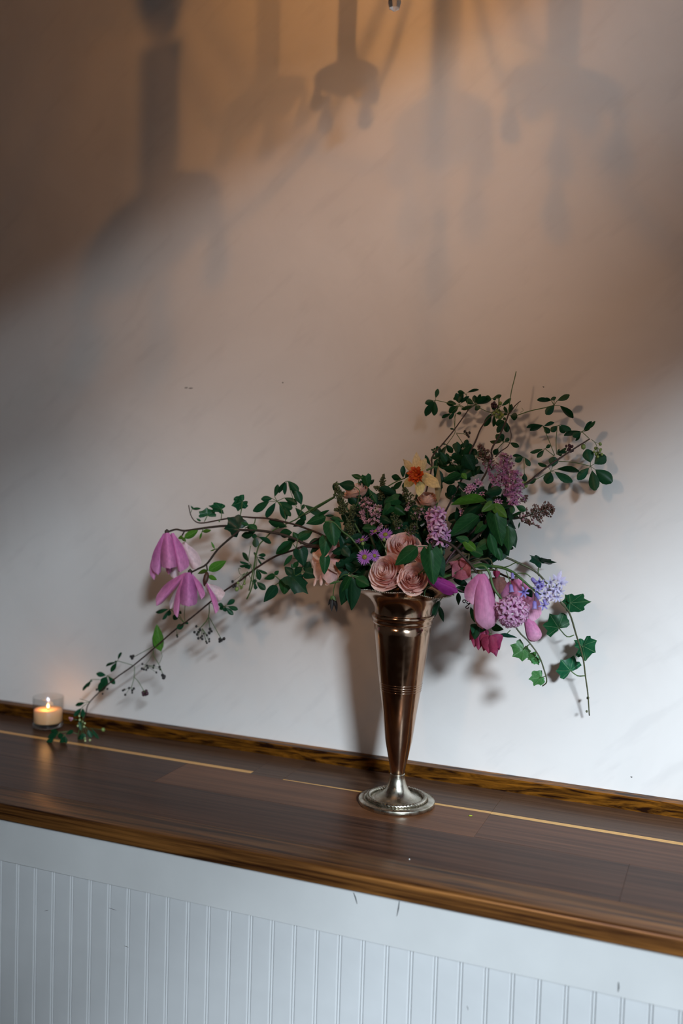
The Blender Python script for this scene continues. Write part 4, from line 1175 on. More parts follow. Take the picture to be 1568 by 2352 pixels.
mpetal(f, 'mag', M_magnolia, 'Q6', (380, 590), (345, 1140), 110, Y + .008, .0, .0)
mpetal(f, 'mag', M_magnolia, 'Q6', (390, 570), (522, 1112), 205, Y + .002, -.004, .35, s=2)
mpetal(f, 'mag', M_magnolia, 'Q6', (325, 565), (362, 1068), 258, Y - .008, -.010, 0.0, s=2)
f = core(v.o, 'flower', 'Q6', 640, 1112, Y, 0.0045, M_stem_bark)
mpetal(f, 'mag', M_magnolia_pale, 'Q6', (600, 1170), (370, 1610), 130, Y + .020, .004)
mpetal(f, 'mag', M_magnolia_pale, 'Q6', (850, 1280), (1085, 1490), 200, Y + .018, .006, .2)
mpetal(f, 'mag', M_magnolia, 'Q6', (590, 1125), (178, 1560), 165, Y, -.006, -.25, s=1)
mpetal(f, 'mag', M_magnolia, 'Q6', (545, 1180), (456, 1735), 100, Y - .002, -.002, -.3)
mpetal(f, 'mag', M_magnolia, 'Q6', (650, 1120), (812, 1488), 95, Y + .004, -.004, .6)
mpetal(f, 'mag', M_magnolia, 'Q6', (870, 1265), (1005, 1685), 80, Y + .006, -.004, .5)
mpetal(f, 'mag', M_magnolia, 'Q6', (620, 1115), (622, 1590), 270, Y - .008, -.010, 0.0, s=2)
leaf(v.o, 'ovate', M_leaf_lite, 'Q6', 560, 640, 742, 540, 112, Y); leaf(v.o, 'ovate', M_leaf_lite, 'Q6', 540, 620, 470, 645, 60, Y); leaf(v.o, 'ovate', M_leaf_lite, 'Q6', 530, 630, 580, 685, 50, Y)
leaf(v.o, 'ovate', M_leaf_lite, 'Q6', 812, 550, 922, 532, 58, Y); leaf(v.o, 'lance', M_leaf_lite, 'Q6', 805, 560, 775, 662, 32, Y); v.twig('Q6', [(825, 505), (805, 560)], Y, Y, .0008)
leaf(v.o, 'lance', M_leaf_lite, 'Q6', 985, 790, 935, 682, 34, Y); leaf(v.o, 'lance', M_leaf_lite, 'Q6', 985, 795, 915, 822, 22, Y); v.twig('Q6', [(1025, 785), (980, 795)], Y, Y, .0008)
leaf(v.o, 'ovate', M_leaf_lite, 'Q6', 895, 1090, 1138, 962, 145, Y); leaf(v.o, 'ovate', M_leaf_lite, 'Q6', 895, 1160, 1008, 1215, 72, Y); leaf(v.o, 'ovate', M_leaf_lite, 'Q6', 885, 1085, 742, 1145, 60, Y)
leaf(v.o, 'obov', M_leaf, 'Q6', 1345, 425, 1450, 455, 60, Y + .02); leaf(v.o, 'obov', M_leaf, 'Q6', 1440, 450, 1558, 520, 110, Y + .02)
q = MB(); q.tube([P('Q6', 875, 1115, Y - .004), P('Q6', 870, 1160, Y - .006), P('Q6', 852, 1230, Y - .008), P('Q6', 838, 1305, Y - .008)], [.0022, .0046, .0046, .0006], 8, 4)
q.obj('bud', simple('bud_dark_brown', (0.06, 0.022, 0.014), 0.5, var=0.3, scale=300), v.o, origin=P('Q6', 860, 1200, Y))
v.done()

v = Plant('magnolia_branch', 'brown magnolia stem with a big closed pink flower hanging right of the vase mouth', 'branch', 0.028, -0.03, M_stem_bark)
v.stem('C', [(60, 90), (150, 88), (240, 140), (310, 215), (380, 290), (430, 360)], 1.45, 1.44, 0.0024, 0.0020)
Y = 1.44
f = core(v.o, 'flower', 'C', 455, 368, Y, 0.0050, M_stem_olive)
closed_bloom(f, 'C', (470, 366), (512, 842), 196, Y, M_bloom, tipr=.26)
mpetal(f, 'mag', M_bloom, 'C', (452, 370), (386, 625), 130, Y - .010, .002, -.35, s=1)
v.done()

v = Plant('magnolia_branch', 'pink magnolia flower half hidden behind the round pink hyacinth', 'branch', 0.032, -0.012, M_stem_bark)
v.stem('C', [(420, 250), (560, 330), (660, 380), (745, 415)], 1.49, 1.485, 0.0018, 0.0016)
Y = 1.487
f = core(v.o, 'flower', 'C', 760, 415, Y, 0.0045, M_stem_olive)
mpetal(f, 'mag', M_bloom, 'C', (750, 415), (690, 640), 150, Y + .006, .0, -.3, s=1)
mpetal(f, 'mag', M_bloom, 'C', (765, 412), (760, 700), 150, Y - .004, .0, 0.1, s=0)
mpetal(f, 'mag', M_bloom, 'C', (775, 415), (895, 790), 180, Y, .0, .25, s=2)
closed_bloom(f, 'C', (858, 740), (940, 945), 125, Y, M_bloom, tipr=.12)
v.done()

v = Plant('magnolia_bud', 'deep magenta pointed flower bud lying over the right edge of the vase mouth', 'flower bud', 0.02, -0.03, M_stem_green)
v.stem('B', [(1150, 1200), (1200, 1280)], 1.425, 1.415, 0.0022, 0.0022)
Y = 1.410
q = MB()
r_ = wpx('B', 62, Y)
q.tube([P('B', x, y, Y) for (x, y) in [(1170, 1262), (1215, 1292), (1275, 1322), (1335, 1350), (1390, 1376), (1432, 1396), (1448, 1404)]], [r_ * k for k in (.35, .82, 1.0, .96, .74, .36, .05)], 14, 4)
q.obj('bud', M_bud_mag, v.o, origin=P('B', 1300, 1340, Y))
mpetal(v.o, 'mag', M_bud_mag, 'B', (1180, 1262), (1440, 1388), 100, Y - .010, 0.0, -.5, s=1)
mpetal(v.o, 'mag', M_bud_mag, 'B', (1175, 1285), (1430, 1404), 90, Y - .010, 0.0, .5, s=0)
v.done()


# ------------------------------------------------------------------ roses
def rose_meshes(mat, key):
    k2 = ('rose', key)
    if k2 in _cache: return _cache[k2]
    rings = [(0.10, 0.50, 3, .10), (0.18, 0.53, 4, .04), (0.27, 0.54, 5, .03), (0.37, 0.52, 5, .03), (0.48, 0.49, 6, .04), (0.60, 0.44, 6, .08), (0.76, 0.34, 6, .16), (0.95, 0.16, 5, .26)]
    out = []
    for ri, (R, h, n, fl) in enumerate(rings):
        span = 2 * PI / n * 1.55
        for var in range(2):
            rnd = random.Random(ri * 7 + var)
            g = MB()
            NU, NV = 8, 6
            ph = rnd.random() * 6
            for j in range(NV + 1):
                t = j / NV
                for i in range(NU + 1):
                    u = -1 + 2 * i / NU
                    a = u * span / 2 * (0.35 + 0.65 * min(1, t * 1.6))
                    tt = t * (1 - 0.10 * u * u - 0.05 * abs(u) ** 6)
                    r = 0.05 + (R * (0.80 + 0.06 * u) - 0.05) * math.sin(min(1, tt * 1.25) * PI / 2) ** 0.75 + fl * max(0, tt - 0.62) ** 2 * 3.2 * (1 + 0.35 * math.sin(3 * u + ph))
                    z = -0.42 + (h + 0.42) * tt ** (0.85 + 0.35 * R) - fl * 1.5 * max(0, tt - 0.72) ** 2 * 2 + 0.015 * math.sin(7 * u + ph) * t
                    g.v.append(V((r * math.cos(a), r * math.sin(a), z))); g.uv.append((u * 0.5, t))
            for j in range(NV):
                for i in range(NU):
                    w = NU + 1
                    g.f.append((j * w + i, j * w + i + 1, (j + 1) * w + i + 1, (j + 1) * w + i))
            out.append((ri, n, g.mesh('petal', mat)))
    _cache[k2] = out
    return out


def rose(label, c, x, y, Y, rpx, face, mat, dx, dy, rings=8, first=0, spin=0.0, group='roses in the vase'):
    ctr = P(c, x, y, Y)
    R = wpx(c, rpx * 1.24, Y)
    base = V((VX + dx * 0.35, VY + dy * 0.35, ZC + 0.17))
    root = thing('rose', label, 'rose', base, group)
    zax = V(face).normalized()
    q = zax.to_track_quat('Z', 'Y').to_matrix().to_4x4()
    Mf = Matrix.Translation(ctr) @ q @ Matrix.Diagonal((R, R, R, 1))
    rnd = random.Random(int(x + y))
    for (ri, n, me), var in zip(rose_meshes(mat, mat.name), [0, 1] * 20):
        if ri >= rings or ri < first: continue
        for k in range(n):
            if (k % 2) != var: continue
            a = spin + ri * 1.37 + 2 * PI * k / n + rnd.uniform(-.12, .12)
            jt = 0.04 + 0.012 * ri
            s = 1 + rnd.uniform(-jt, jt)
            M = Mf @ Matrix.Rotation(a, 4, 'Z') @ Matrix.Rotation(rnd.uniform(-jt, jt), 4, 'Y') @ Matrix.Rotation(rnd.uniform(-jt, jt), 4, 'X') @ Matrix.Diagonal((s, s, s * (1 + rnd.uniform(-.05, .05)), 1))
            inst('petal', me, root, M)
    m_ = MB()
    back = ctr - zax * R * 0.42
    pre = route(dx, dy, back)
    m_.tube(pre[:2] + [back - zax * R * 0.6, back], [.0022] * 4, 6, 4)
    m_.obj('stem', M_stem_green, root)
    m_ = MB(); m_.blob(back, R * 0.16, 1.0, zax); m_.obj('hip', M_stem_green, root, origin=back)
    return root


rose('blush garden rose in front, fully open, facing forward above the vase rim', 'B', 775, 1215, 1.425, 166, (-0.10, -1, 0.38), M_rose, -0.014, -0.03)
rose('blush garden rose at the right of the front pair, resting on the vase rim', 'B', 1025, 1275, 1.425, 142, (0.22, -1, 0.50), M_rose, 0.010, -0.034, spin=1.1)
rose('blush garden rose above the front pair, tilted upwards under a green leaf', 'B', 945, 985, 1.462, 165, (0.0, -0.75, 0.62), M_rose, 0.0, -0.016, spin=2.0)
rose('small blush rose peeping between the two leaves above the front pair', 'B', 1115, 1050, 1.45, 95, (0.3, -0.9, 0.5), M_rose, 0.014, -0.02, spin=.4)
rose('peach rose directly under the daffodil', 'B', 1160, 535, 1.500, 105, (0.0, -0.35, 1.0), M_rose_peach, 0.006, 0.006, first=3, spin=.5)
rose('peach rose at the upper left between the green lilac buds', 'B', 485, 455, 1.512, 118, (-0.2, -0.3, 1.0), M_rose_peach, -0.016, 0.012, first=3, spin=2.2)
# large blush bloom that hangs at the left with its back to us
ctr_ = (235, 1165)
r = rose('large loose blush rose hanging left of the vase behind the heart-shaped leaves', 'B', 245, 1130, 1.498, 165, (-0.55, -0.05, -0.75), M_rose_peach, -0.03, 0.002, first=4, spin=1.2)
Yr = 1.482
for (b, t, w, dy, rl) in [((290, 930), (120, 1300), 170, -.004, -.3), ((310, 930), (215, 1320), 210, -.012, .1), ((330, 950), (330, 1290), 170, -.006, .4), ((260, 920), (90, 1180), 130, .004, -.5)]:
    blade(blades('magopen', M_rose)[0], r, 'petal', P('B', *b, Yr), P('B', *t, Yr + dy), wpx('B', w, Yr), rl)
for (b, t, w) in [((150, 1240), (150, 1345), 34), ((110, 1250), (82, 1350), 26), ((250, 1290), (190, 1335), 40)]:
    blade(blades('magopen', M_rose)[1], r, 'petal', P('B', *b, Yr), P('B', *t, Yr), wpx('B', w, Yr), .2)
rose('crumpled blush rose low at the left edge of the vase mouth', 'B', 425, 1265, 1.47, 75, (-0.5, -0.5, -0.4), M_rose_peach, -0.026, -0.016, first=4, spin=.9)

# ------------------------------------------------------------------ daffodil
v = Plant('daffodil', 'cream daffodil with a frilled orange centre facing forward at the top', 'daffodil', 0.0, 0.008, M_stem_green)
v.stem('B', [(1150, 900), (1215, 650), (1250, 560), (1268, 380), (1262, 240), (1230, 215), (1150, 250)], 1.505, 1.487, 0.0022, 0.0016)
Y = 1.478
for k, (b, t, w, dy, rl) in enumerate([((1065, 265), (1058, 72), 84, .006, .2), ((1090, 260), (1148, 132), 82, .010, .4), ((1040, 275), (928, 138), 76, .0, -.35), ((1035, 320), (938, 415), 94, .010, -.4), ((1095, 320), (1080, 502), 98, -.004, .35), ((1110, 290), (1284, 418), 112, -.006, -.25)]):
    blade(blades('tepal', M_tepal)[k % 3], v.o, 'tepal', P('B', *b, Y), P('B', *t, Y + dy), wpx('B', w, Y), rl)
c0 = P('B', 1065, 295, Y - .004)
Rc = wpx('B', 76, Y)
zq = V((-0.15, -1, 0.05)).to_track_quat('Z', 'Y').to_matrix()
g = MB(); g.blob(c0 + zq @ V((0, 0, Rc * 0.25)), Rc * 0.32, .8); g.obj('corona_core', M_corona, v.o, origin=c0)
for lay in range(3):
    g = MB(); n = 48
    rnd = random.Random(lay)
    for j in range(5):
        t = j / 4
        for i in range(n):
            a = 2 * PI * i / n
            rr = Rc * (0.22 + (0.80 - 0.23 * lay) * t) * (1 + t * (0.16 * math.sin(7 * a + lay * 2) + 0.10 * math.sin(15 * a + lay)))
            z = Rc * (0.10 + 0.10 * lay + 0.55 * t - 0.18 * t * t) + Rc * t * 0.20 * math.sin(9 * a + 3 * lay)
            p = c0 + zq @ V((rr * math.cos(a), rr * math.sin(a), z))
            g.v.append(p); g.uv.append((i / n - .5, t))
    for j in range(4):
        for i in range(n):
            i2 = (i + 1) % n
            g.f.append((j * n + i, j * n + i2, (j + 1) * n + i2, (j + 1) * n + i))
    g.obj('corona', M_corona, v.o, origin=c0)
blade(blades('lance', M_paper)[0], v.o, 'spathe', P('B', 1262, 560, 1.482), P('B', 1268, 205, 1.480), wpx('B', 62, Y), .2)
v.done()


# ------------------------------------------------------------------ lilac sprays and leafy stems
def floret4(mat, key):
    k = ('f4', key)
    if k in _cache: return _cache[k]
    g = MB()
    n = 5
    for i in range(n):
        a = 2 * PI * i / n
        for (r, z) in ((0.10, -1.4), (0.13, -0.2)):
            g.v.append(V((r * math.cos(a), r * math.sin(a), z))); g.uv.append((0, 0.0))
    for i in range(n):
        j = (i + 1) % n
        g.f.append((2 * i, 2 * j, 2 * j + 1, 2 * i + 1))
    for q in range(4):
        a = PI / 2 * q
        d = V((math.cos(a), math.sin(a), 0)); s = V((-math.sin(a), math.cos(a), 0))
        b = len(g.v)
        g.v += [d * 0.06 + V((0, 0, -0.2)), d * 0.5 + s * 0.30 + V((0, 0, 0.02)), d * 0.95 + V((0, 0, 0.16)), d * 0.5 - s * 0.30 + V((0, 0, 0.02)), d * 0.5 + V((0, 0, -0.06))]
        g.uv += [(0, 0.1), (.2, .6), (0, 1), (-.2, .6), (0, .5)]
        g.f += [(b, b + 4, b + 1), (b + 4, b + 2, b + 1), (b, b + 3, b + 4), (b + 3, b + 2, b + 4)]
    _cache[k] = g.mesh('floret', mat)
    return _cache[k]


def panicle(v, c, base, tip, w, Y, nb, nf, bud_mat, flo_mat=None, fs=9.0, bs=4.2, dep=1.0, open_from=0.0, open_to=1.0, seed=1, shape=0.75, end=0.78):
    """buds joined, open florets one by one, round the axis base->tip"""
    rnd = random.Random(seed)
    A, B_ = P(c, *base, Y), P(c, *tip, Y)
    ax = B_ - A
    e1 = (cr - ax.normalized() * cr.dot(ax.normalized())).normalized()
    e2 = ax.normalized().cross(e1)
    R = wpx(c, w / 2, Y)
    bmb, smb, rest = MB(), MB(), MB()
    smb.tube([A, B_], [.0011, .0005], 5, 1)

    def pt(t):
        rr = R * (max(0.0, math.sin(PI * min(1, 0.20 + t * end))) ** shape) * (1.0 if t < .8 else 1.0)
        a = rnd.random() * 2 * PI
        k = rnd.uniform(0.40, 1.0)
        lump = 0.82 + 0.30 * math.sin(t * 19 + a * 2 + seed)
        off = (e1 * math.cos(a) + e2 * math.sin(a) * dep) * rr * k * lump
        return A + ax * t + off, (off.normalized() + ax.normalized() * 0.55).normalized()
    for i in range(int(nb * 1.5)):
        t = rnd.random() ** 0.9
        p, d = pt(t)
        if open_from <= t <= open_to and flo_mat and rnd.random() < .5: continue
        r = bs * 2.5 / 6.272 * mpp(Y) * rnd.uniform(.75, 1.2)
        bmb.blob(p, r, 1.3, d)
        smb.tube([p - (p - A - ax * t) * 0.7 - ax * 0.03, p], 0.00035, 4, 1, cap=False)
    for i in range(int(nf * 1.6)):
        t = open_from + (open_to - open_from) * rnd.random()
        p, d = pt(t)
        d = (d + V((rnd.uniform(-.5, .5), rnd.uniform(-.9, .1), rnd.uniform(-.4, .4)))).normalized()
        s = fs * 2.7 / 6.272 * mpp(Y) * rnd.uniform(.8, 1.2)
        M = Matrix.Translation(p) @ d.to_track_quat('Z', 'Y').to_matrix().to_4x4() @ Matrix.Rotation(rnd.random() * 6, 4, 'Z') @ Matrix.Diagonal((s, s, s, 1))
        me = floret4(flo_mat, flo_mat.name)
        v.nflo = getattr(v, 'nflo', 0) + 1
        if v.nflo <= 290:
            inst('floret', me, v.o, M)
        else:                                      # the rest, deeper in the spray, joined
            rest.add([M @ w.co for w in me.vertices], [tuple(p.vertices) for p in me.polygons], [(0, 0.6)] * len(me.vertices))
    if rest.v:
        o = rest.obj('floret_mass', flo_mat, v.o, origin=A); o['kind'] = 'stuff'
    if bmb.v:
        o = bmb.obj('bud_cluster', bud_mat, v.o, origin=A); o['kind'] = 'stuff'
    smb.obj('panicle_stalk', M_stem_olive, v.o, origin=A)


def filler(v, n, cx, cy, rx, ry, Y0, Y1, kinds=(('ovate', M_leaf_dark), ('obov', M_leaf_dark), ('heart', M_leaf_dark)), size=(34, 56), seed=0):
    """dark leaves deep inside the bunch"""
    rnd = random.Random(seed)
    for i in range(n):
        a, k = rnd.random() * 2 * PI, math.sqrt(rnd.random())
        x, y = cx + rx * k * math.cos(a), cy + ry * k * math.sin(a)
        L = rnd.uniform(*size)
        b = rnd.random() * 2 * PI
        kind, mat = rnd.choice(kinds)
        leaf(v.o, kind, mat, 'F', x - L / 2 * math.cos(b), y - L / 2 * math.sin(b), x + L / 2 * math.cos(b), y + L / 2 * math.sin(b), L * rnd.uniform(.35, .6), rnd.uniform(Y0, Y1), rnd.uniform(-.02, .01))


v = Plant('lilac_spray', 'purple lilac spray in open bloom at the upper right with brown buds at its tip', 'lilac', 0.016, 0.0, M_stem_bark)
v.stem('Q3', [(420, 1250), (560, 1020), (690, 900), (790, 760), (830, 500)], 1.51, 1.515, 0.0024, 0.0014)
panicle(v, 'Q3', (930, 810), (950, 350), 270, 1.482, 50, 160, M_bud_brown, M_lilac, 9.0, seed=5, shape=.55, end=.68)
panicle(v, 'Q3', (640, 350), (465, 10), 200, 1.505, 150, 14, M_bud_brown, M_lilac, open_to=.35, seed=3)
panicle(v, 'Q3', (760, 520), (810, 120), 245, 1.495, 60, 110, M_bud_brown, M_lilac, 8.5, seed=4, shape=.55, end=.66)
panicle(v, 'Q3', (850, 680), (850, 240), 240, 1.49, 40, 80, M_bud_brown, M_lilac, 8.5, seed=8, shape=.55, end=.66)
panicle(v, 'Q3', (720, 600), (600, 380), 150, 1.495, 30, 40, M_bud_brown, M_lilac, 8.5, seed=9)
panicle(v, 'Q3', (1030, 760), (1110, 690), 95, 1.505, 36, 0, M_bud_brown, seed=6)
Y = 1.485
v.twig('Q3', [(690, 900), (640, 800), (560, 760)], Y + .02, Y, .0009); v.twig('Q3', [(560, 1020), (600, 930), (650, 820)], Y + .02, Y, .0009)
leaf(v.o, 'ovate', M_leaf_lite, 'Q3', 565, 755, 98, 878, 150, Y - .01); leaf(v.o, 'heart', M_leaf_dark, 'Q3', 480, 800, 215, 975, 210, Y)
leaf(v.o, 'heart', M_leaf_lite, 'Q3', 640, 800, 500, 900, 130, Y - .016, -.012); leaf(v.o, 'ovate', M_leaf_lite, 'Q3', 645, 795, 838, 978, 140, Y - .01)
leaf(v.o, 'heart', M_leaf, 'Q3', 672, 935, 755, 1362, 290, Y - .014); leaf(v.o, 'ovate', M_leaf, 'Q3', 465, 955, 85, 1262, 215, Y - .010)
leaf(v.o, 'ovate', M_leaf, 'Q3', 850, 1085, 862, 1428, 185, Y - .006); leaf(v.o, 'ovate', M_leaf_dark, 'Q3', 890, 1095, 968, 1372, 130, Y + .004)
leaf(v.o, 'lance', M_leaf, 'Q3', 605, 1190, 692, 1510, 130, Y - .02); leaf(v.o, 'ovate', M_leaf_dark, 'Q3', 745, 1270, 858, 1500, 150, Y + .002)
leaf(v.o, 'ovate', M_leaf_dark, 'Q3', 270, 140, 392, 350, 195, Y + .03); leaf(v.o, 'ovate', M_leaf, 'Q3', 225, 400, -10, 520, 105, Y + .02)
leaf(v.o, 'ovate', M_leaf_dark, 'Q3', 130, 545, 40, 722, 130, Y + .03); leaf(v.o, 'ovate', M_leaf_dark, 'Q3', 770, 605, 545, 665, 130, Y - .006)
leaf(v.o, 'lance', M_leaf_dark, 'Q3', 535, 565, 430, 655, 60, Y); leaf(v.o, 'ovate', M_leaf_dark, 'Q3', 560, 730, 650, 810, 80, Y)
leaf(v.o, 'obov', M_leaf, 'Q3', 915, 815, 902, 922, 70, Y); leaf(v.o, 'obov', M_leaf, 'Q3', 955, 820, 1085, 890, 82, Y); leaf(v.o, 'obov', M_leaf_lite, 'Q3', 300, 470, 235, 390, 75, Y)
leaf(v.o, 'heart', M_leaf, 'Q3', 520, 1070, 400, 1200, 130, Y - .01); leaf(v.o, 'ovate', M_leaf, 'Q3', 330, 1300, 150, 1240, 110, Y - .02); leaf(v.o, 'ovate', M_leaf_lite, 'Q3', 420, 1420, 230, 1240, 120, Y - .02)
leaf(v.o, 'ovate', M_leaf, 'Q3', 600, 1300, 420, 1400, 140, Y - .014); leaf(v.o, 'ovate', M_leaf, 'Q3', 700, 1380, 760, 1560, 110, Y); leaf(v.o, 'ovate', M_leaf, 'Q3', 520, 1480, 300, 1380, 130, Y - .02)
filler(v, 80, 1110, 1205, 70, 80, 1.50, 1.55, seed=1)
v.done()

v = Plant('lilac_spray', 'brown budded lilac spray pointing to the right against the wall', 'lilac', 0.024, 0.008, M_stem_bark)
v.stem('Q3', [(700, 1300), (830, 1010), (880, 890), (870, 800)], 1.52, 1.52, 0.0018, 0.0012)
v.stem('Q3', [(830, 1010), (910, 985), (1010, 990)], 1.52, 1.51, 0.0014, 0.0010, inside=False)
panicle(v, 'Q3', (1010, 990), (1460, 850), 255, 1.51, 230, 12, M_bud_brown, M_lilac_pink, 7, 4.6, open_from=.0, open_to=.45, seed=12, shape=.5, end=.72)
panicle(v, 'Q3', (1090, 1020), (1290, 1120), 80, 1.505, 26, 6, M_bud_brown, M_lilac_pink, 7, 4.6, open_from=.5, seed=13)
leaf(v.o, 'lance', M_leaf, 'Q3', 1040, 900, 880, 1010, 40, 1.51); leaf(v.o, 'lance', M_leaf_dark, 'Q3', 1010, 1040, 995, 1130, 22, 1.51)
v.done()

v = Plant('lilac_spray', 'green lilac spray in tight bud, leftmost of the upright ones', 'lilac', -0.022, -0.004, M_stem_olive)
v.stem('Q4', [(470, 1150), (400, 1000), (310, 850), (250, 740)], 1.485, 1.475, 0.0016, 0.0010)
panicle(v, 'Q4', (255, 760), (130, 300), 165, 1.472, 190, 0, M_bud_green, bs=5.0, seed=21, shape=.5)
panicle(v, 'Q4', (250, 720), (110, 690), 110, 1.472, 36, 0, M_bud_green, bs=5.0, seed=22)
panicle(v, 'Q4', (330, 900), (390, 620), 150, 1.478, 90, 0, M_bud_green, bs=4.8, seed=23)
panicle(v, 'Q4', (380, 1060), (270, 900), 170, 1.476, 80, 0, M_bud_green, bs=4.8, seed=24)
leaf(v.o, 'ovate', M_leaf_dark, 'Q4', 405, 352, 165, 320, 155, 1.49, .0); leaf(v.o, 'ovate', M_leaf_dark, 'Q4', 330, 480, 440, 640, 170, 1.495, .0); leaf(v.o, 'ovate', M_leaf_dark, 'Q4', 110, 320, 100, 420, 50, 1.485)
leaf(v.o, 'ovate', M_leaf_dark, 'Q4', 420, 470, 500, 500, 70, 1.495); leaf(v.o, 'ovate', M_leaf_dark, 'Q4', 210, 850, 40, 820, 90, 1.49)
v.twig('Q4', [(300, 850), (440, 600), (470, 420), (395, 360)], 1.49, 1.49, .0008)
v.done()

v = Plant('lilac_spray', 'slim dark lilac bud spray standing highest left of the daffodil', 'lilac', -0.008, 0.012, M_stem_olive)
v.stem('Q4', [(760, 900), (770, 650), (780, 560)], 1.525, 1.525, 0.0014, 0.0010)
panicle(v, 'Q4', (775, 560), (822, 185), 115, 1.522, 110, 0, M_bud_green, bs=4.8, seed=31, shape=.5)
panicle(v, 'Q4', (775, 410), (680, 360), 80, 1.522, 34, 0, M_bud_green, bs=4.8, seed=32)
leaf(v.o, 'ovate', M_leaf, 'Q4', 500, 238, 352, 190, 80, 1.515); leaf(v.o, 'heart', M_leaf, 'Q4', 560, 205, 600, 375, 170, 1.512); leaf(v.o, 'ovate', M_leaf_dark, 'Q4', 610, 330, 682, 265, 62, 1.52)
leaf(v.o, 'ovate', M_leaf_dark, 'Q4', 490, 270, 532, 490, 115, 1.52); v.twig('Q4', [(520, 480), (460, 380), (465, 260), (520, 225)], 1.515, 1.512, .0008)
leaf(v.o, 'lance', M_leaf, 'Q4', 720, 600, 600, 390, 85, 1.51); leaf(v.o, 'ovate', M_leaf_dark, 'Q4', 752, 385, 1005, 495, 112, 1.505); leaf(v.o, 'ovate', M_leaf_dark, 'Q4', 640, 440, 720, 640, 90, 1.515)
v.twig('Q4', [(610, 510), (655, 465)], 1.51, 1.51, .0007)
leaf(v.o, 'obov', M_akebia, 'Q4', 1070, 250, 925, 215, 95, 1.52); leaf(v.o, 'obov', M_akebia, 'Q4', 1100, 235, 1110, 62, 72, 1.52); leaf(v.o, 'obov', M_akebia, 'Q4', 1090, 280, 945, 390, 80, 1.52); leaf(v.o, 'obov', M_akebia, 'Q4', 1125, 290, 1100, 390, 55, 1.52); leaf(v.o, 'obov', M_akebia, 'Q4', 1130, 240, 1190, 150, 70, 1.52)
v.twig('Q4', [(860, 370), (1000, 290), (1130, 240)], 1.52, 1.52, .0010)
v.done()

v = Plant('lilac_spray', 'lilac spray with small pink opening florets at the left centre of the bunch', 'lilac', -0.014, -0.014, M_stem_olive)
v.stem('Q4', [(640, 1100), (620, 950), (600, 840)], 1.475, 1.465, 0.0016, 0.0010)
panicle(v, 'Q4', (600, 880), (570, 520), 350, 1.462, 60, 46, M_bud_brown, M_lilac_pink, 11, 5.0, seed=41, shape=.6)
panicle(v, 'Q4', (640, 880), (780, 640), 200, 1.458, 30, 18, M_bud_brown, M_lilac_pink, 10, 5.0, seed=42)
panicle(v, 'Q4', (740, 990), (790, 900), 90, 1.456, 6, 8, M_bud_brown, M_lilac_pink, 10, 5.0, seed=43)
leaf(v.o, 'ovate', M_leaf, 'Q4', 510, 960, 730, 960, 130, 1.452); leaf(v.o, 'heart', M_leaf, 'Q4', 1030, 540, 830, 590, 190, 1.49); leaf(v.o, 'heart', M_leaf, 'Q4', 930, 640, 800, 780, 170, 1.478); leaf(v.o, 'ovate', M_leaf, 'Q4', 960, 650, 1130, 760, 150, 1.482)
leaf(v.o, 'ovate', M_leaf_dark, 'Q4', 720, 790, 920, 880, 120, 1.47)
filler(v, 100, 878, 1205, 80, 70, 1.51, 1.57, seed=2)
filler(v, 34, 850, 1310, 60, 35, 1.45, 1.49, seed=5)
v.done()

v = Plant('lilac_spray', 'lilac spray of pale green buds just below the daffodil', 'lilac', 0.0, -0.004, M_stem_olive)
v.stem('Q4', [(1180, 1000), (1230, 800), (1240, 660)], 1.495, 1.49, 0.0016, 0.0010)
panicle(v, 'Q4', (1250, 640), (1110, 385), 190, 1.488, 120, 4, M_bud_green, M_lilac_pink, 8, 5.0, seed=51, shape=.55)
panicle(v, 'Q4', (1150, 720), (1170, 620), 80, 1.484, 16, 8, M_bud_brown, M_lilac_pink, 9, 5.0, seed=52)
leaf(v.o, 'ovate', M_leaf_dark, 'Q4', 1280, 480, 1435, 640, 150, 1.50); leaf(v.o, 'ovate', M_leaf_dark, 'Q4', 1060, 460, 1010, 600, 110, 1.50)
v.done()

v = Plant('lilac_spray', 'lilac spray of brownish buds beside the upper pink hyacinth', 'lilac', 0.006, -0.014, M_stem_olive)
v.stem('Q4', [(1250, 1100), (1290, 950), (1300, 860)], 1.475, 1.465, 0.0016, 0.0010)
panicle(v, 'Q4', (1260, 840), (1390, 650), 220, 1.462, 90, 16, M_bud_green, M_lilac_pink, 8, 5.0, seed=61, shape=.55)
panicle(v, 'Q4', (1180, 1060), (1280, 900), 230, 1.466, 95, 6, M_bud_green, M_lilac, 8, 4.8, seed=62, shape=.55)
panicle(v, 'Q4', (1040, 980), (950, 740), 170, 1.468, 70, 2, M_bud_green, M_lilac, 7, 4.6, seed=63, shape=.55)
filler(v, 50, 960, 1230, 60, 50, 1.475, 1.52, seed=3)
v.done()

v = Plant('leafy_stem', 'leafy stem with large heart-shaped green leaves hanging at the left of the bunch', 'foliage', -0.028, -0.012, M_stem_green)
v.stem('B', [(480, 940), (360, 830), (270, 740), (180, 735)], 1.455, 1.445, 0.0018, 0.0011)
Y = 1.445
leaf(v.o, 'heart', M_leaf, 'Q5', 1292, 790, 1340, 1155, 345, Y, -.01); leaf(v.o, 'heart', M_leaf, 'Q5', 1215, 1035, 1165, 1345, 270, Y + .008, -.008); leaf(v.o, 'heart', M_leaf, 'Q5', 1190, 1350, 1180, 1632, 205, Y + .002, -.006)
leaf(v.o, 'ovate', M_leaf, 'Q5', 1198, 690, 858, 808, 180, Y + .01); leaf(v.o, 'ovate', M_leaf, 'Q5', 1080, 690, 1258, 600, 50, Y + .012); leaf(v.o, 'lance', M_leaf_dark, 'Q5', 1180, 675, 1322, 672, 45, Y + .02); leaf(v.o, 'ovate', M_leaf_dark, 'Q5', 1010, 690, 1180, 740, 70, Y + .02)
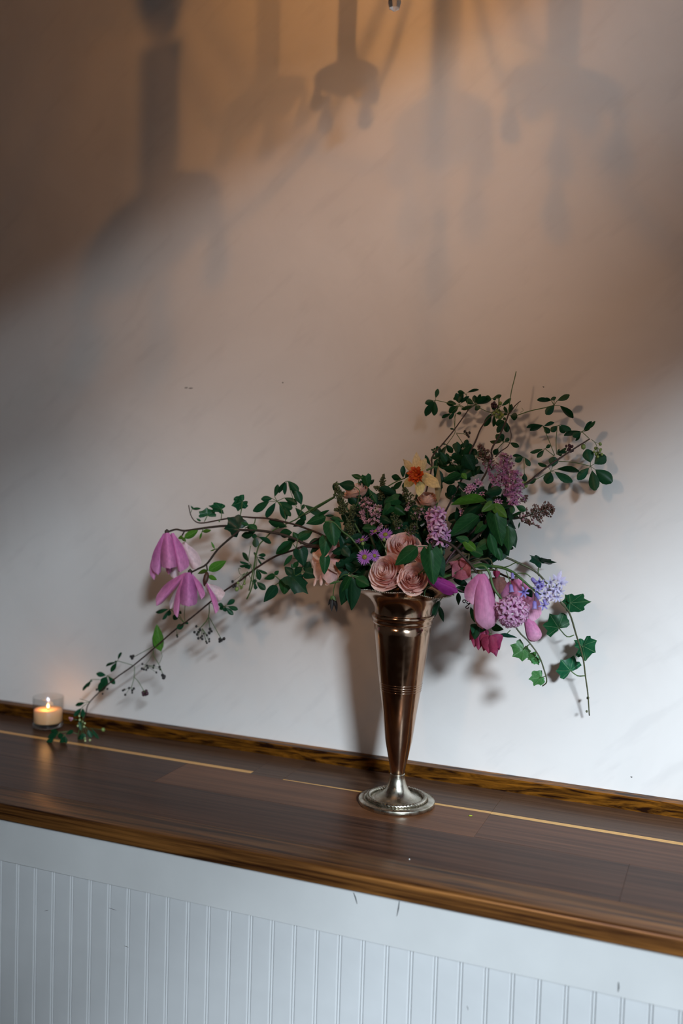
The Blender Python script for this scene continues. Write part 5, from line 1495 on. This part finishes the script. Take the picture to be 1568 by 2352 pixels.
leaf(v.o, 'heart', M_leaf, 'Q5', 1310, 730, 1480, 780, 90, Y + .016)
leaf(v.o, 'ovate', M_leaf_dark, 'Q5', 1460, 1230, 1300, 1290, 130, Y + .01); leaf(v.o, 'ovate', M_leaf_dark, 'Q5', 1470, 1200, 1580, 1340, 160, Y + .01)
leaf(v.o, 'heart', M_leaf, 'B', 560, 1330, 480, 1310, 120, Y - .01)
filler(v, 26, 806, 1282, 22, 45, 1.46, 1.49, seed=4)
v.done()

v = Plant('leafy_stem', 'leafy stem with heart and lobed dark leaves drooping far left of the vase', 'foliage', -0.03, 0.006, M_stem_brown)
v.stem('Q5', [(1400, 1120), (1180, 1010), (900, 1150), (770, 1190), (760, 1330), (830, 1510)], 1.50, 1.485, 0.0014, 0.0008)
v.stem('Q5', [(1540, 1750), (1400, 1660), (1250, 1540), (1060, 1520)], 1.49, 1.49, 0.0014, 0.0010, inside=False)
Y = 1.487
leaf(v.o, 'ovate', M_leaf, 'Q5', 745, 1050, 972, 935, 165, Y + .006); leaf(v.o, 'ovate', M_leaf, 'Q5', 735, 1060, 660, 940, 110, Y + .006); leaf(v.o, 'ovate', M_leaf, 'Q5', 780, 940, 790, 1145, 110, Y + .008); v.twig('Q5', [(740, 1050), (715, 1200)], Y, Y, .0008)
leaf(v.o, 'lance', M_leaf, 'Q5', 655, 1105, 365, 1310, 150, Y); leaf(v.o, 'ovate', M_leaf, 'Q5', 640, 1090, 405, 1330, 60, Y - .004); v.twig('Q5', [(650, 1120), (715, 1210)], Y, Y, .0007)
leaf(v.o, 'heart', M_leaf_dark, 'Q5', 770, 1225, 832, 1485, 290, Y - .006); leaf(v.o, 'ovate', M_leaf_dark, 'Q5', 1105, 1070, 885, 1190, 150, Y + .012); leaf(v.o, 'ovate', M_leaf_dark, 'Q5', 1085, 1190, 935, 1290, 130, Y + .01); leaf(v.o, 'ovate', M_leaf_dark, 'Q5', 960, 1230, 1120, 1320, 150, Y + .01)
leaf(v.o, 'heart', M_leaf_dark, 'Q5', 855, 1590, 1072, 1645, 240, Y - .004); leaf(v.o, 'ovate', M_leaf_dark, 'Q5', 850, 1580, 930, 1435, 170, Y); leaf(v.o, 'ivy', M_leaf_dark, 'Q5', 640, 1680, 905, 1940, 270, Y - .006); leaf(v.o, 'ivy', M_leaf_dark, 'Q5', 700, 1690, 740, 1930, 220, Y)
leaf(v.o, 'ovate', M_leaf_dark, 'Q5', 660, 1640, 520, 1505, 150, Y + .004); leaf(v.o, 'ovate', M_leaf_dark, 'Q5', 680, 1620, 800, 1520, 130, Y + .004); leaf(v.o, 'ovate', M_leaf, 'Q5', 670, 1530, 632, 1465, 60, Y); leaf(v.o, 'ovate', M_leaf, 'Q5', 670, 1525, 745, 1425, 90, Y)
leaf(v.o, 'heart', M_leaf, 'Q5', 540, 1745, 510, 1965, 265, Y - .002); leaf(v.o, 'ovate', M_leaf_dark, 'Q5', 398, 1815, 172, 2100, 190, Y); leaf(v.o, 'ovate', M_leaf, 'Q5', 365, 1645, 165, 1715, 105, Y); leaf(v.o, 'ovate', M_leaf, 'Q5', 355, 1640, 425, 1578, 70, Y); leaf(v.o, 'lance', M_leaf, 'Q5', 650, 1315, 505, 1510, 85, Y)
leaf(v.o, 'ovate', M_leaf_dark, 'Q5', 520, 1700, 660, 1780, 130, Y + .006)
v.twig('Q5', [(830, 1590), (640, 1690), (480, 1740), (350, 1640)], Y, Y, .0008); v.twig('Q5', [(480, 1740), (370, 1810)], Y, Y, .0008); v.twig('Q5', [(830, 1510), (830, 1600), (980, 1610)], Y, Y, .0006); v.twig('Q5', [(700, 1375), (650, 1370)], Y, Y, .0006); v.twig('Q5', [(675, 1530), (680, 1640)], Y, Y, .0006)
v.done()

v = Plant('leafy_stem', 'leafy stem draping two pointed green leaves over the pink roses', 'foliage', 0.012, -0.032, M_stem_green)
v.stem('B', [(1160, 1150), (1180, 1060), (1185, 990), (1130, 970), (1070, 972)], 1.405, 1.385, 0.0012, 0.0007)
Y = 1.385
leaf(v.o, 'ovate', M_leaf, 'B', 1068, 972, 848, 1152, 150, Y, -.006); leaf(v.o, 'heart', M_leaf, 'B', 1188, 1010, 1215, 1330, 225, Y, -.008); leaf(v.o, 'ovate', M_leaf_dark, 'B', 1205, 1010, 1305, 1268, 150, Y + .006, .0); leaf(v.o, 'lance', M_leaf, 'B', 1175, 1050, 1188, 945, 50, Y)
v.done()

v = Plant('leafy_stem', 'leafy stem with pointed leaves hanging over the left edge of the vase mouth', 'foliage', -0.028, -0.02, M_stem_green)
v.stem('B', [(560, 1320), (500, 1270), (440, 1255)], 1.425, 1.42, 0.0014, 0.0009)
Y = 1.42
leaf(v.o, 'ovate', M_leaf_dark, 'B', 440, 1258, 345, 1535, 150, Y); leaf(v.o, 'ovate', M_leaf_dark, 'B', 445, 1265, 420, 1580, 140, Y - .004); leaf(v.o, 'ovate', M_leaf_dark, 'B', 455, 1290, 448, 1550, 120, Y + .004); leaf(v.o, 'ovate', M_leaf, 'B', 435, 1255, 330, 1420, 110, Y - .006); leaf(v.o, 'ovate', M_leaf, 'B', 480, 1270, 602, 1340, 115, Y - .004)
leaf(v.o, 'lance', M_stem_green, 'B', 230, 1330, 340, 1318, 20, Y)
v.done()

v = Plant('wilted_flower', 'small wilted dark flower hanging on a thin stalk left of the vase mouth', 'flower', -0.026, -0.006, M_stem_green)
v.stem('B', [(430, 1240), (340, 1262), (285, 1330), (266, 1440)], 1.45, 1.45, 0.0010, 0.0007)
for (t, w) in (((215, 1535), 34), ((258, 1590), 40), ((290, 1600), 40), ((300, 1550), 34), ((240, 1500), 30)):
    leaf(v.o, 'lance', M_bud_dark, 'B', 266, 1445, *t, w, 1.45, None, 'petal')
for (t, w) in (((245, 1480), 34), ((292, 1485), 34)):
    leaf(v.o, 'ovate', M_petiole, 'B', 266, 1436, *t, w, 1.447, None, 'sepal')
v.done()

v = Plant('leafy_stem', 'small forked green leaf showing behind the right side of the vase neck', 'foliage', 0.03, 0.012, M_stem_green)
v.stem('C', [(200, 480), (150, 550), (108, 600)], 1.53, 1.53, 0.0010, 0.0007)
leaf(v.o, 'ovate', M_leaf_dark, 'C', 108, 595, 65, 785, 62, 1.53, 0); leaf(v.o, 'lance', M_leaf_dark, 'C', 105, 640, 143, 780, 45, 1.53, 0); leaf(v.o, 'lance', M_leaf_dark, 'C', 268, 525, 268, 638, 42, 1.50); leaf(v.o, 'ovate', M_leaf_dark, 'C', 225, 410, 350, 480, 60, 1.48); leaf(v.o, 'ovate', M_leaf, 'C', 250, 480, 380, 500, 60, 1.47)
leaf(v.o, 'lance', M_leaf, 'C', 375, 650, 415, 780, 40, 1.46)
v.done()


# ------------------------------------------------------------------ hyacinths and bluebell
def star6(mat, key, recurve=0.9, tube=1.0, petw=0.36):
    k = ('s6', key)
    if k in _cache: return _cache[k]
    g = MB(); n = 6
    for i in range(n):
        a = 2 * PI * i / n
        for (r, z) in ((0.14, -tube), (0.24, -tube * .6), (0.26, -0.1)):
            g.v.append(V((r * math.cos(a), r * math.sin(a), z))); g.uv.append((0, 0.1 if z < -.2 else .4))
    for i in range(n):
        j = (i + 1) % n
        for q in range(2): g.f.append((3 * i + q, 3 * j + q, 3 * j + q + 1, 3 * i + q + 1))
    for i in range(n):
        a = 2 * PI * (i + .5) / n
        d = V((math.cos(a), math.sin(a), 0)); s = V((-math.sin(a), math.cos(a), 0))
        b = len(g.v)
        for (r, z, w) in ((0.22, -0.12, .14), (0.50, 0.16, petw * .5), (0.85, 0.16, petw * .5), (1.05, 0.16 - .35 * recurve, petw * .12)):
            for sg, dz in ((-1, .04), (0, -.03), (1, .04)):
                g.v.append(d * r + s * sg * w + V((0, 0, z + dz))); g.uv.append((sg * .3, r))
        for j in range(3):
            for q in range(2):
                g.f.append((b + 3 * j + q, b + 3 * j + q + 1, b + 3 * j + q + 4, b + 3 * j + q + 3))
    _cache[k] = g.mesh('floret', mat)
    return _cache[k]


def floret_at(v, me, p, d, s, rnd):
    M = Matrix.Translation(p) @ V(d).normalized().to_track_quat('Z', 'Y').to_matrix().to_4x4() @ Matrix.Rotation(rnd.random() * 6, 4, 'Z') @ Matrix.Diagonal((s, s, s, 1))
    return inst('floret', me, v.o, M)


v = Plant('hyacinth', 'pink hyacinth head, round and dense, hanging right of the vase below the bluebells', 'hyacinth', 0.026, -0.034, M_stem_green)
v.stem('C', [(400, 310), (520, 330), (570, 480), (640, 580), (720, 650)], 1.445, 1.44, 0.0020, 0.0018)
rnd = random.Random(5)
c1 = P('C', 728, 688, 1.438); Rh = wpx('C', 122, 1.438)
NF = 46
for i in range(NF):
    z = 1 - 2 * (i + .5) / NF; a = i * 2.39996
    d = V((math.sqrt(1 - z * z) * math.cos(a), math.sqrt(1 - z * z) * math.sin(a), z))
    if d.y > 0.55: continue
    floret_at(v, star6(M_hyacinth, 'hy'), c1 + d * Rh * rnd.uniform(.86, 1.02), d + V((rnd.uniform(-.25, .25), rnd.uniform(-.25, .25), rnd.uniform(-.25, .25))), wpx('C', 58, 1.438) * rnd.uniform(.85, 1.12), rnd)
v.done()

v = Plant('hyacinth', 'pink hyacinth standing in the middle of the bunch right above the roses', 'hyacinth', 0.012, -0.018, M_stem_green)
v.stem('B', [(1270, 1080), (1280, 950), (1250, 620)], 1.46, 1.455, 0.0022, 0.0014)
A, B_ = P('B', 1275, 960, 1.458), P('B', 1240, 640, 1.452)
for i in range(20):
    t = (i + .5) / 20; a = i * 2.39996
    d = (cr * math.cos(a) - fw * -math.sin(a) + cu * 0.25).normalized()
    rr = wpx('B', 78, 1.455) * (1.0 - 0.25 * t) * rnd.uniform(.7, 1.2)
    floret_at(v, star6(M_hyacinth, 'hy'), A.lerp(B_, t) + d * rr, d + V((rnd.uniform(-.6, .6), rnd.uniform(-.5, .1), rnd.uniform(-.6, .5))), wpx('B', 74, 1.455) * rnd.uniform(.8, 1.15), rnd)
v.done()

v = Plant('hyacinth', 'faded pink hyacinth half hidden in shade behind the broad leaves', 'hyacinth', 0.012, 0.01, M_stem_green)
v.stem('Q3', [(300, 900), (330, 700), (400, 560), (460, 490)], 1.525, 1.52, 0.0016, 0.0010)
for (x, y) in [(330, 570), (300, 620), (350, 630), (330, 670), (380, 600), (360, 560), (290, 680), (400, 570), (440, 500), (480, 530), (700, 760), (740, 770), (470, 910), (490, 930), (500, 660), (230, 900), (250, 960), (420, 690), (370, 680)]:
    floret_at(v, star6(M_hyacinth, 'hy'), P('Q3', x, y, 1.515 if y < 700 else 1.50), (rnd.uniform(-.6, .6), -1, rnd.uniform(-.3, .7)), wpx('Q3', 44, 1.51), rnd)
v.done()


def bell_mesh(mat, key, L=1.5):
    k = ('bell', key)
    if k in _cache: return _cache[k]
    g = MB(); n = 18
    for (r, z, t) in ((0.05, 0, 0), (0.28, -.12, .1), (0.36, -.5, .3), (0.36, -1.0, .6), (0.40, -1.3, .8), (0.50, -1.46, .95), (0.62, -1.42, 1.0)):
        for i in range(n):
            a = 2 * PI * i / n
            lob = 1 + (0.30 * math.cos(6 * a) * max(0, t - .7) / .3)
            g.v.append(V((r * lob * math.cos(a), r * lob * math.sin(a), z * L / 1.5))); g.uv.append((0, t))
    for j in range(6):
        for i in range(n):
            i2 = (i + 1) % n
            g.f.append((j * n + i, (j + 1) * n + i, (j + 1) * n + i2, j * n + i2))
    _cache[k] = g.mesh('bell', mat)
    return _cache[k]


v = Plant('bluebell', 'lavender blue bluebell stem arching right with bells opening towards the tip', 'bluebell', 0.024, -0.026, M_stem_green)
CPb = [(400, 300), (520, 300), (640, 312), (740, 355), (820, 420), (900, 490), (980, 540), (1060, 500), (1120, 460)]
v.stem('C', CPb, 1.47, 1.455, 0.0026, 0.0012)
Y = 1.455


def bell(x, y, dx, dy, s, pale=False, star=False, dz=-.3):
    mt = M_bluebell_pale if pale else M_bluebell
    p = P('C', x, y, Y + rnd.uniform(-.008, .008))
    d = (cr * dx - cu * dy - fw * (1.0 if star else 0.15)).normalized()
    k = wpx('C', s, Y)
    if star:
        floret_at(v, star6(mt, 'bb' + mt.name, 1.1, 1.1, .30), p, d, k, rnd)
    else:
        M = Matrix.Translation(p) @ (-d).to_track_quat('Z', 'Y').to_matrix().to_4x4() @ Matrix.Diagonal((k, k, k, 1))
        inst('floret', bell_mesh(mt, mt.name), v.o, M)


for (x, y, dx, dy, s) in [(718, 455, .1, 1, 46), (730, 355, .1, 1, 36), (895, 400, .7, .8, 48), (930, 525, .5, .9, 44), (922, 595, .0, 1, 48), (1000, 585, .4, .9, 36)]: bell(x, y, dx, dy, s)
for (x, y, s, pl) in [(832, 525, 50, 0), (965, 440, 42, 0), (985, 470, 44, 0), (1005, 540, 50, 1), (1060, 440, 48, 1), (1060, 560, 46, 1), (1110, 490, 52, 1), (1120, 570, 48, 1), (1085, 520, 44, 1), (1000, 635, 44, 0), (1145, 520, 42, 1), (1040, 500, 44, 1), (1150, 450, 42, 1), (950, 490, 40, 0), (1030, 590, 40, 1)]:
    bell(x, y, rnd.uniform(-.4, .5), rnd.uniform(-.3, .5), s, pl, True)
for (b, t, w) in [((1120, 430), (1152, 332), 36), ((1110, 420), (1080, 365), 30), ((1130, 430), (1195, 392), 34), ((1140, 440), (1218, 435), 32), ((1130, 435), (1175, 415), 30)]:
    blade(blades('lance', M_bluebell_pale)[0], v.o, 'bud', P('C', *b, Y), P('C', *t, Y), wpx('C', w, Y))
v.twig('C', [(640, 312), (700, 300), (760, 270), (780, 285)], Y + .01, Y, .0008); v.twig('C', [(775, 360), (850, 365), (890, 395)], Y, Y, .0008); v.twig('C', [(680, 345), (700, 400), (718, 455)], Y, Y, .0008); v.twig('C', [(820, 420), (825, 470), (832, 525)], Y, Y, .0007); v.twig('C', [(900, 490), (925, 560), (922, 595)], Y, Y, .0006)
leaf(v.o, 'lance', M_leaf, 'C', 400, 300, 560, 300, 50, Y + .004); leaf(v.o, 'ovate', M_leaf_dark, 'C', 860, 500, 905, 570, 60, Y + .02)
v.done()

# ------------------------------------------------------------------ asters
v = Plant('aster_spray', 'spray of small violet asters with yellow green centres left of the roses', 'asters', -0.02, -0.024, M_stem_green)
v.stem('B', [(680, 1330), (640, 1200), (600, 1110), (566, 1075)], 1.43, 1.415, 0.0010, 0.0007)
v.stem('B', [(760, 1250), (770, 1000), (760, 870)], 1.45, 1.43, 0.0009, 0.0006, inside=False); v.stem('B', [(700, 1250), (660, 1080)], 1.45, 1.42, 0.0008, 0.0006, inside=False); v.stem('B', [(600, 1150), (550, 960), (540, 910)], 1.44, 1.43, 0.0008, 0.0006, inside=False); v.stem('B', [(770, 1000), (690, 870), (665, 830)], 1.45, 1.45, 0.0007, 0.0006, inside=False)
ray = blade_mesh('ray', p_strap, M_aster, 1, 3, 0.2, 0.05)
for (x, y, Y, R, fc, n) in [(565, 1070, 1.412, 86, (-.05, -1, .15), 30), (660, 1058, 1.42, 66, (.75, -.6, .2), 26), (762, 858, 1.428, 80, (.05, -.75, .65), 26), (540, 910, 1.43, 84, (-.25, -.35, .9), 24), (665, 828, 1.45, 72, (-.4, -.5, .75), 22)]:
    c0 = P('B', x, y, Y); s = wpx('B', R, Y)
    q = V(fc).normalized().to_track_quat('Z', 'Y').to_matrix().to_4x4()
    g = MB(); g.lathe([(0.0, -.22), (.12, -.2), (.30, .0), (.27, .10), (.15, .17), (0.0, .19)], 16)
    g.v = [c0 + q.to_3x3() @ (p * s) for p in g.v]
    fo = g.obj('flower', M_aster_disc, v.o, origin=c0)
    for k in range(n):
        a = 2 * PI * k / n + rnd.uniform(-.07, .07)
        M = Matrix.Translation(c0) @ q @ Matrix.Rotation(a, 4, 'Z') @ Matrix.Translation((0, .24 * s, 0)) @ Matrix.Rotation(rnd.uniform(-.05, .35), 4, 'X') @ Matrix.Diagonal((s * .125, s * .76 * rnd.uniform(.85, 1.05), s * .2, 1))
        inst('ray', ray, fo, M)
for (x, y) in [(528, 1018), (548, 942), (752, 905)]:
    g = MB(); p = P('B', x, y, 1.422); g.blob(p, wpx('B', 19, 1.42), 1.2); g.obj('bud', M_berry, v.o, origin=p)
v.done()


# ------------------------------------------------------------------ hellebores
def hellebore(label, dx, dy, spts, ssc, sY, flowers):
    v = Plant('hellebore', label, 'hellebore', dx, dy, M_stem_olive)
    v.stem(ssc, spts, sY, flowers[0][3], 0.0014, 0.0010)
    for (c, b, tips, Y, mat) in flowers:
        f = core(v.o, 'flower', c, b[0], b[1], Y, 0.0026, M_stem_olive)
        for k, (tx, ty, w, dd, rl) in enumerate(tips):
            blade(blades('sepal', mat)[k % 3], f, 'sepal', P(c, *b, Y + dd), P(c, tx, ty, Y + dd * 2.2), wpx(c, w, Y), rl)
    v.done()


hellebore('dusty rose hellebore facing forward between the vase mouth and the closed pink magnolia', 0.022, -0.026, [(330, 200), (330, 300)], 'C', 1.46,
          [('C', (300, 330), [(212, 272, 130, .006, -.2), (218, 375, 140, .0, -.4), (300, 432, 150, -.006, .1), (392, 368, 140, -.003, .4), (318, 232, 150, .008, .1), (375, 275, 130, .002, .2)], 1.447, M_hell_pink)])
hellebore('faded brownish hellebore bell hanging between the two pink magnolias', 0.028, -0.01, [(470, 240), (570, 300), (605, 345)], 'C', 1.475,
          [('C', (605, 395), [(560, 520, 90, .004, -.5), (590, 545, 110, -.006, -.1), (640, 540, 100, -.004, .3), (662, 480, 70, .002, .8)], 1.462, M_hell_brown),
           ('C', (595, 335), [(585, 400, 40, 0, -.3), (600, 405, 44, -.003, .1), (612, 395, 40, 0, .4)], 1.462, M_hell_mag)])
hellebore('pair of magenta hellebores nodding below the closed pink magnolia', 0.026, -0.03, [(440, 350), (470, 600), (520, 780), (545, 880)], 'C', 1.462,
          [('C', (548, 893), [(475, 1015, 110, .0, -.5), (520, 1050, 120, -.006, -.2), (575, 1058, 120, -.008, .1), (640, 1010, 115, -.003, .5), (600, 1065, 90, .004, .2)], 1.455, M_hell_mag),
           ('C', (450, 830), [(365, 915, 90, .004, -.5), (400, 985, 110, .0, -.2), (445, 1020, 100, -.004, .1), (490, 960, 100, .0, .5)], 1.465, M_hell_mag),
           ('C', (440, 800), [(375, 880, 70, -.01, -.4), (400, 940, 74, -.012, -.1)], 1.463, M_leaf_dark)])
v = Plant('leafy_stem', 'few small green leaves around the magenta hellebores under the closed magnolia', 'foliage', 0.024, -0.02, M_stem_green)
v.stem('C', [(330, 330), (420, 640), (480, 800)], 1.475, 1.465, 0.0010, 0.0007)
leaf(v.o, 'ovate', M_leaf, 'C', 500, 810, 455, 870, 50, 1.45); leaf(v.o, 'ovate', M_leaf, 'C', 545, 820, 655, 845, 60, 1.47); leaf(v.o, 'lance', M_leaf, 'C', 520, 800, 600, 800, 40, 1.47); leaf(v.o, 'lance', M_leaf, 'C', 380, 680, 412, 785, 36, 1.47)
v.twig('C', [(530, 360), (570, 470), (580, 580)], 1.45, 1.45, .0012); v.twig('C', [(155, 290), (200, 215), (245, 160)], 1.43, 1.44, .0015); v.twig('C', [(250, 490), (360, 545)], 1.43, 1.45, .0012)
for k in range(3):
    a0 = [(320, 590), (355, 600), (345, 640)][k]
    v.twig('C', [(385, 610), a0, (a0[0] - 14, a0[1] + 14), (a0[0] + 4, a0[1] + 24), (a0[0] + 14, a0[1] + 10)], 1.45, 1.45, .0008)
v.done(M_plum)

# ------------------------------------------------------------------ specks on the counter
g = MB(); p = V((at(1080, 1874, 1.481).x, 1.481, ZC + 0.0009)); g.blob(p, 0.0022, 1.6, V((1, .3, 0))); g.v = [V((q.x, q.y, ZC + (q.z - ZC) * .45)) for q in g.v]
tag(g.obj('petal_scrap', M_scrap, None, origin=p), 'tiny yellow green petal scrap on the countertop right of the vase foot', 'petal scrap')
g = MB(); p = V((at(940, 1975, 1.278).x, 1.278, ZC + 0.0009)); g.blob(p, 0.0009, 1.0)
tag(g.obj('crumb', M_crumb, None, origin=p), 'tiny white crumb on the countertop in front of the vase', 'crumb')
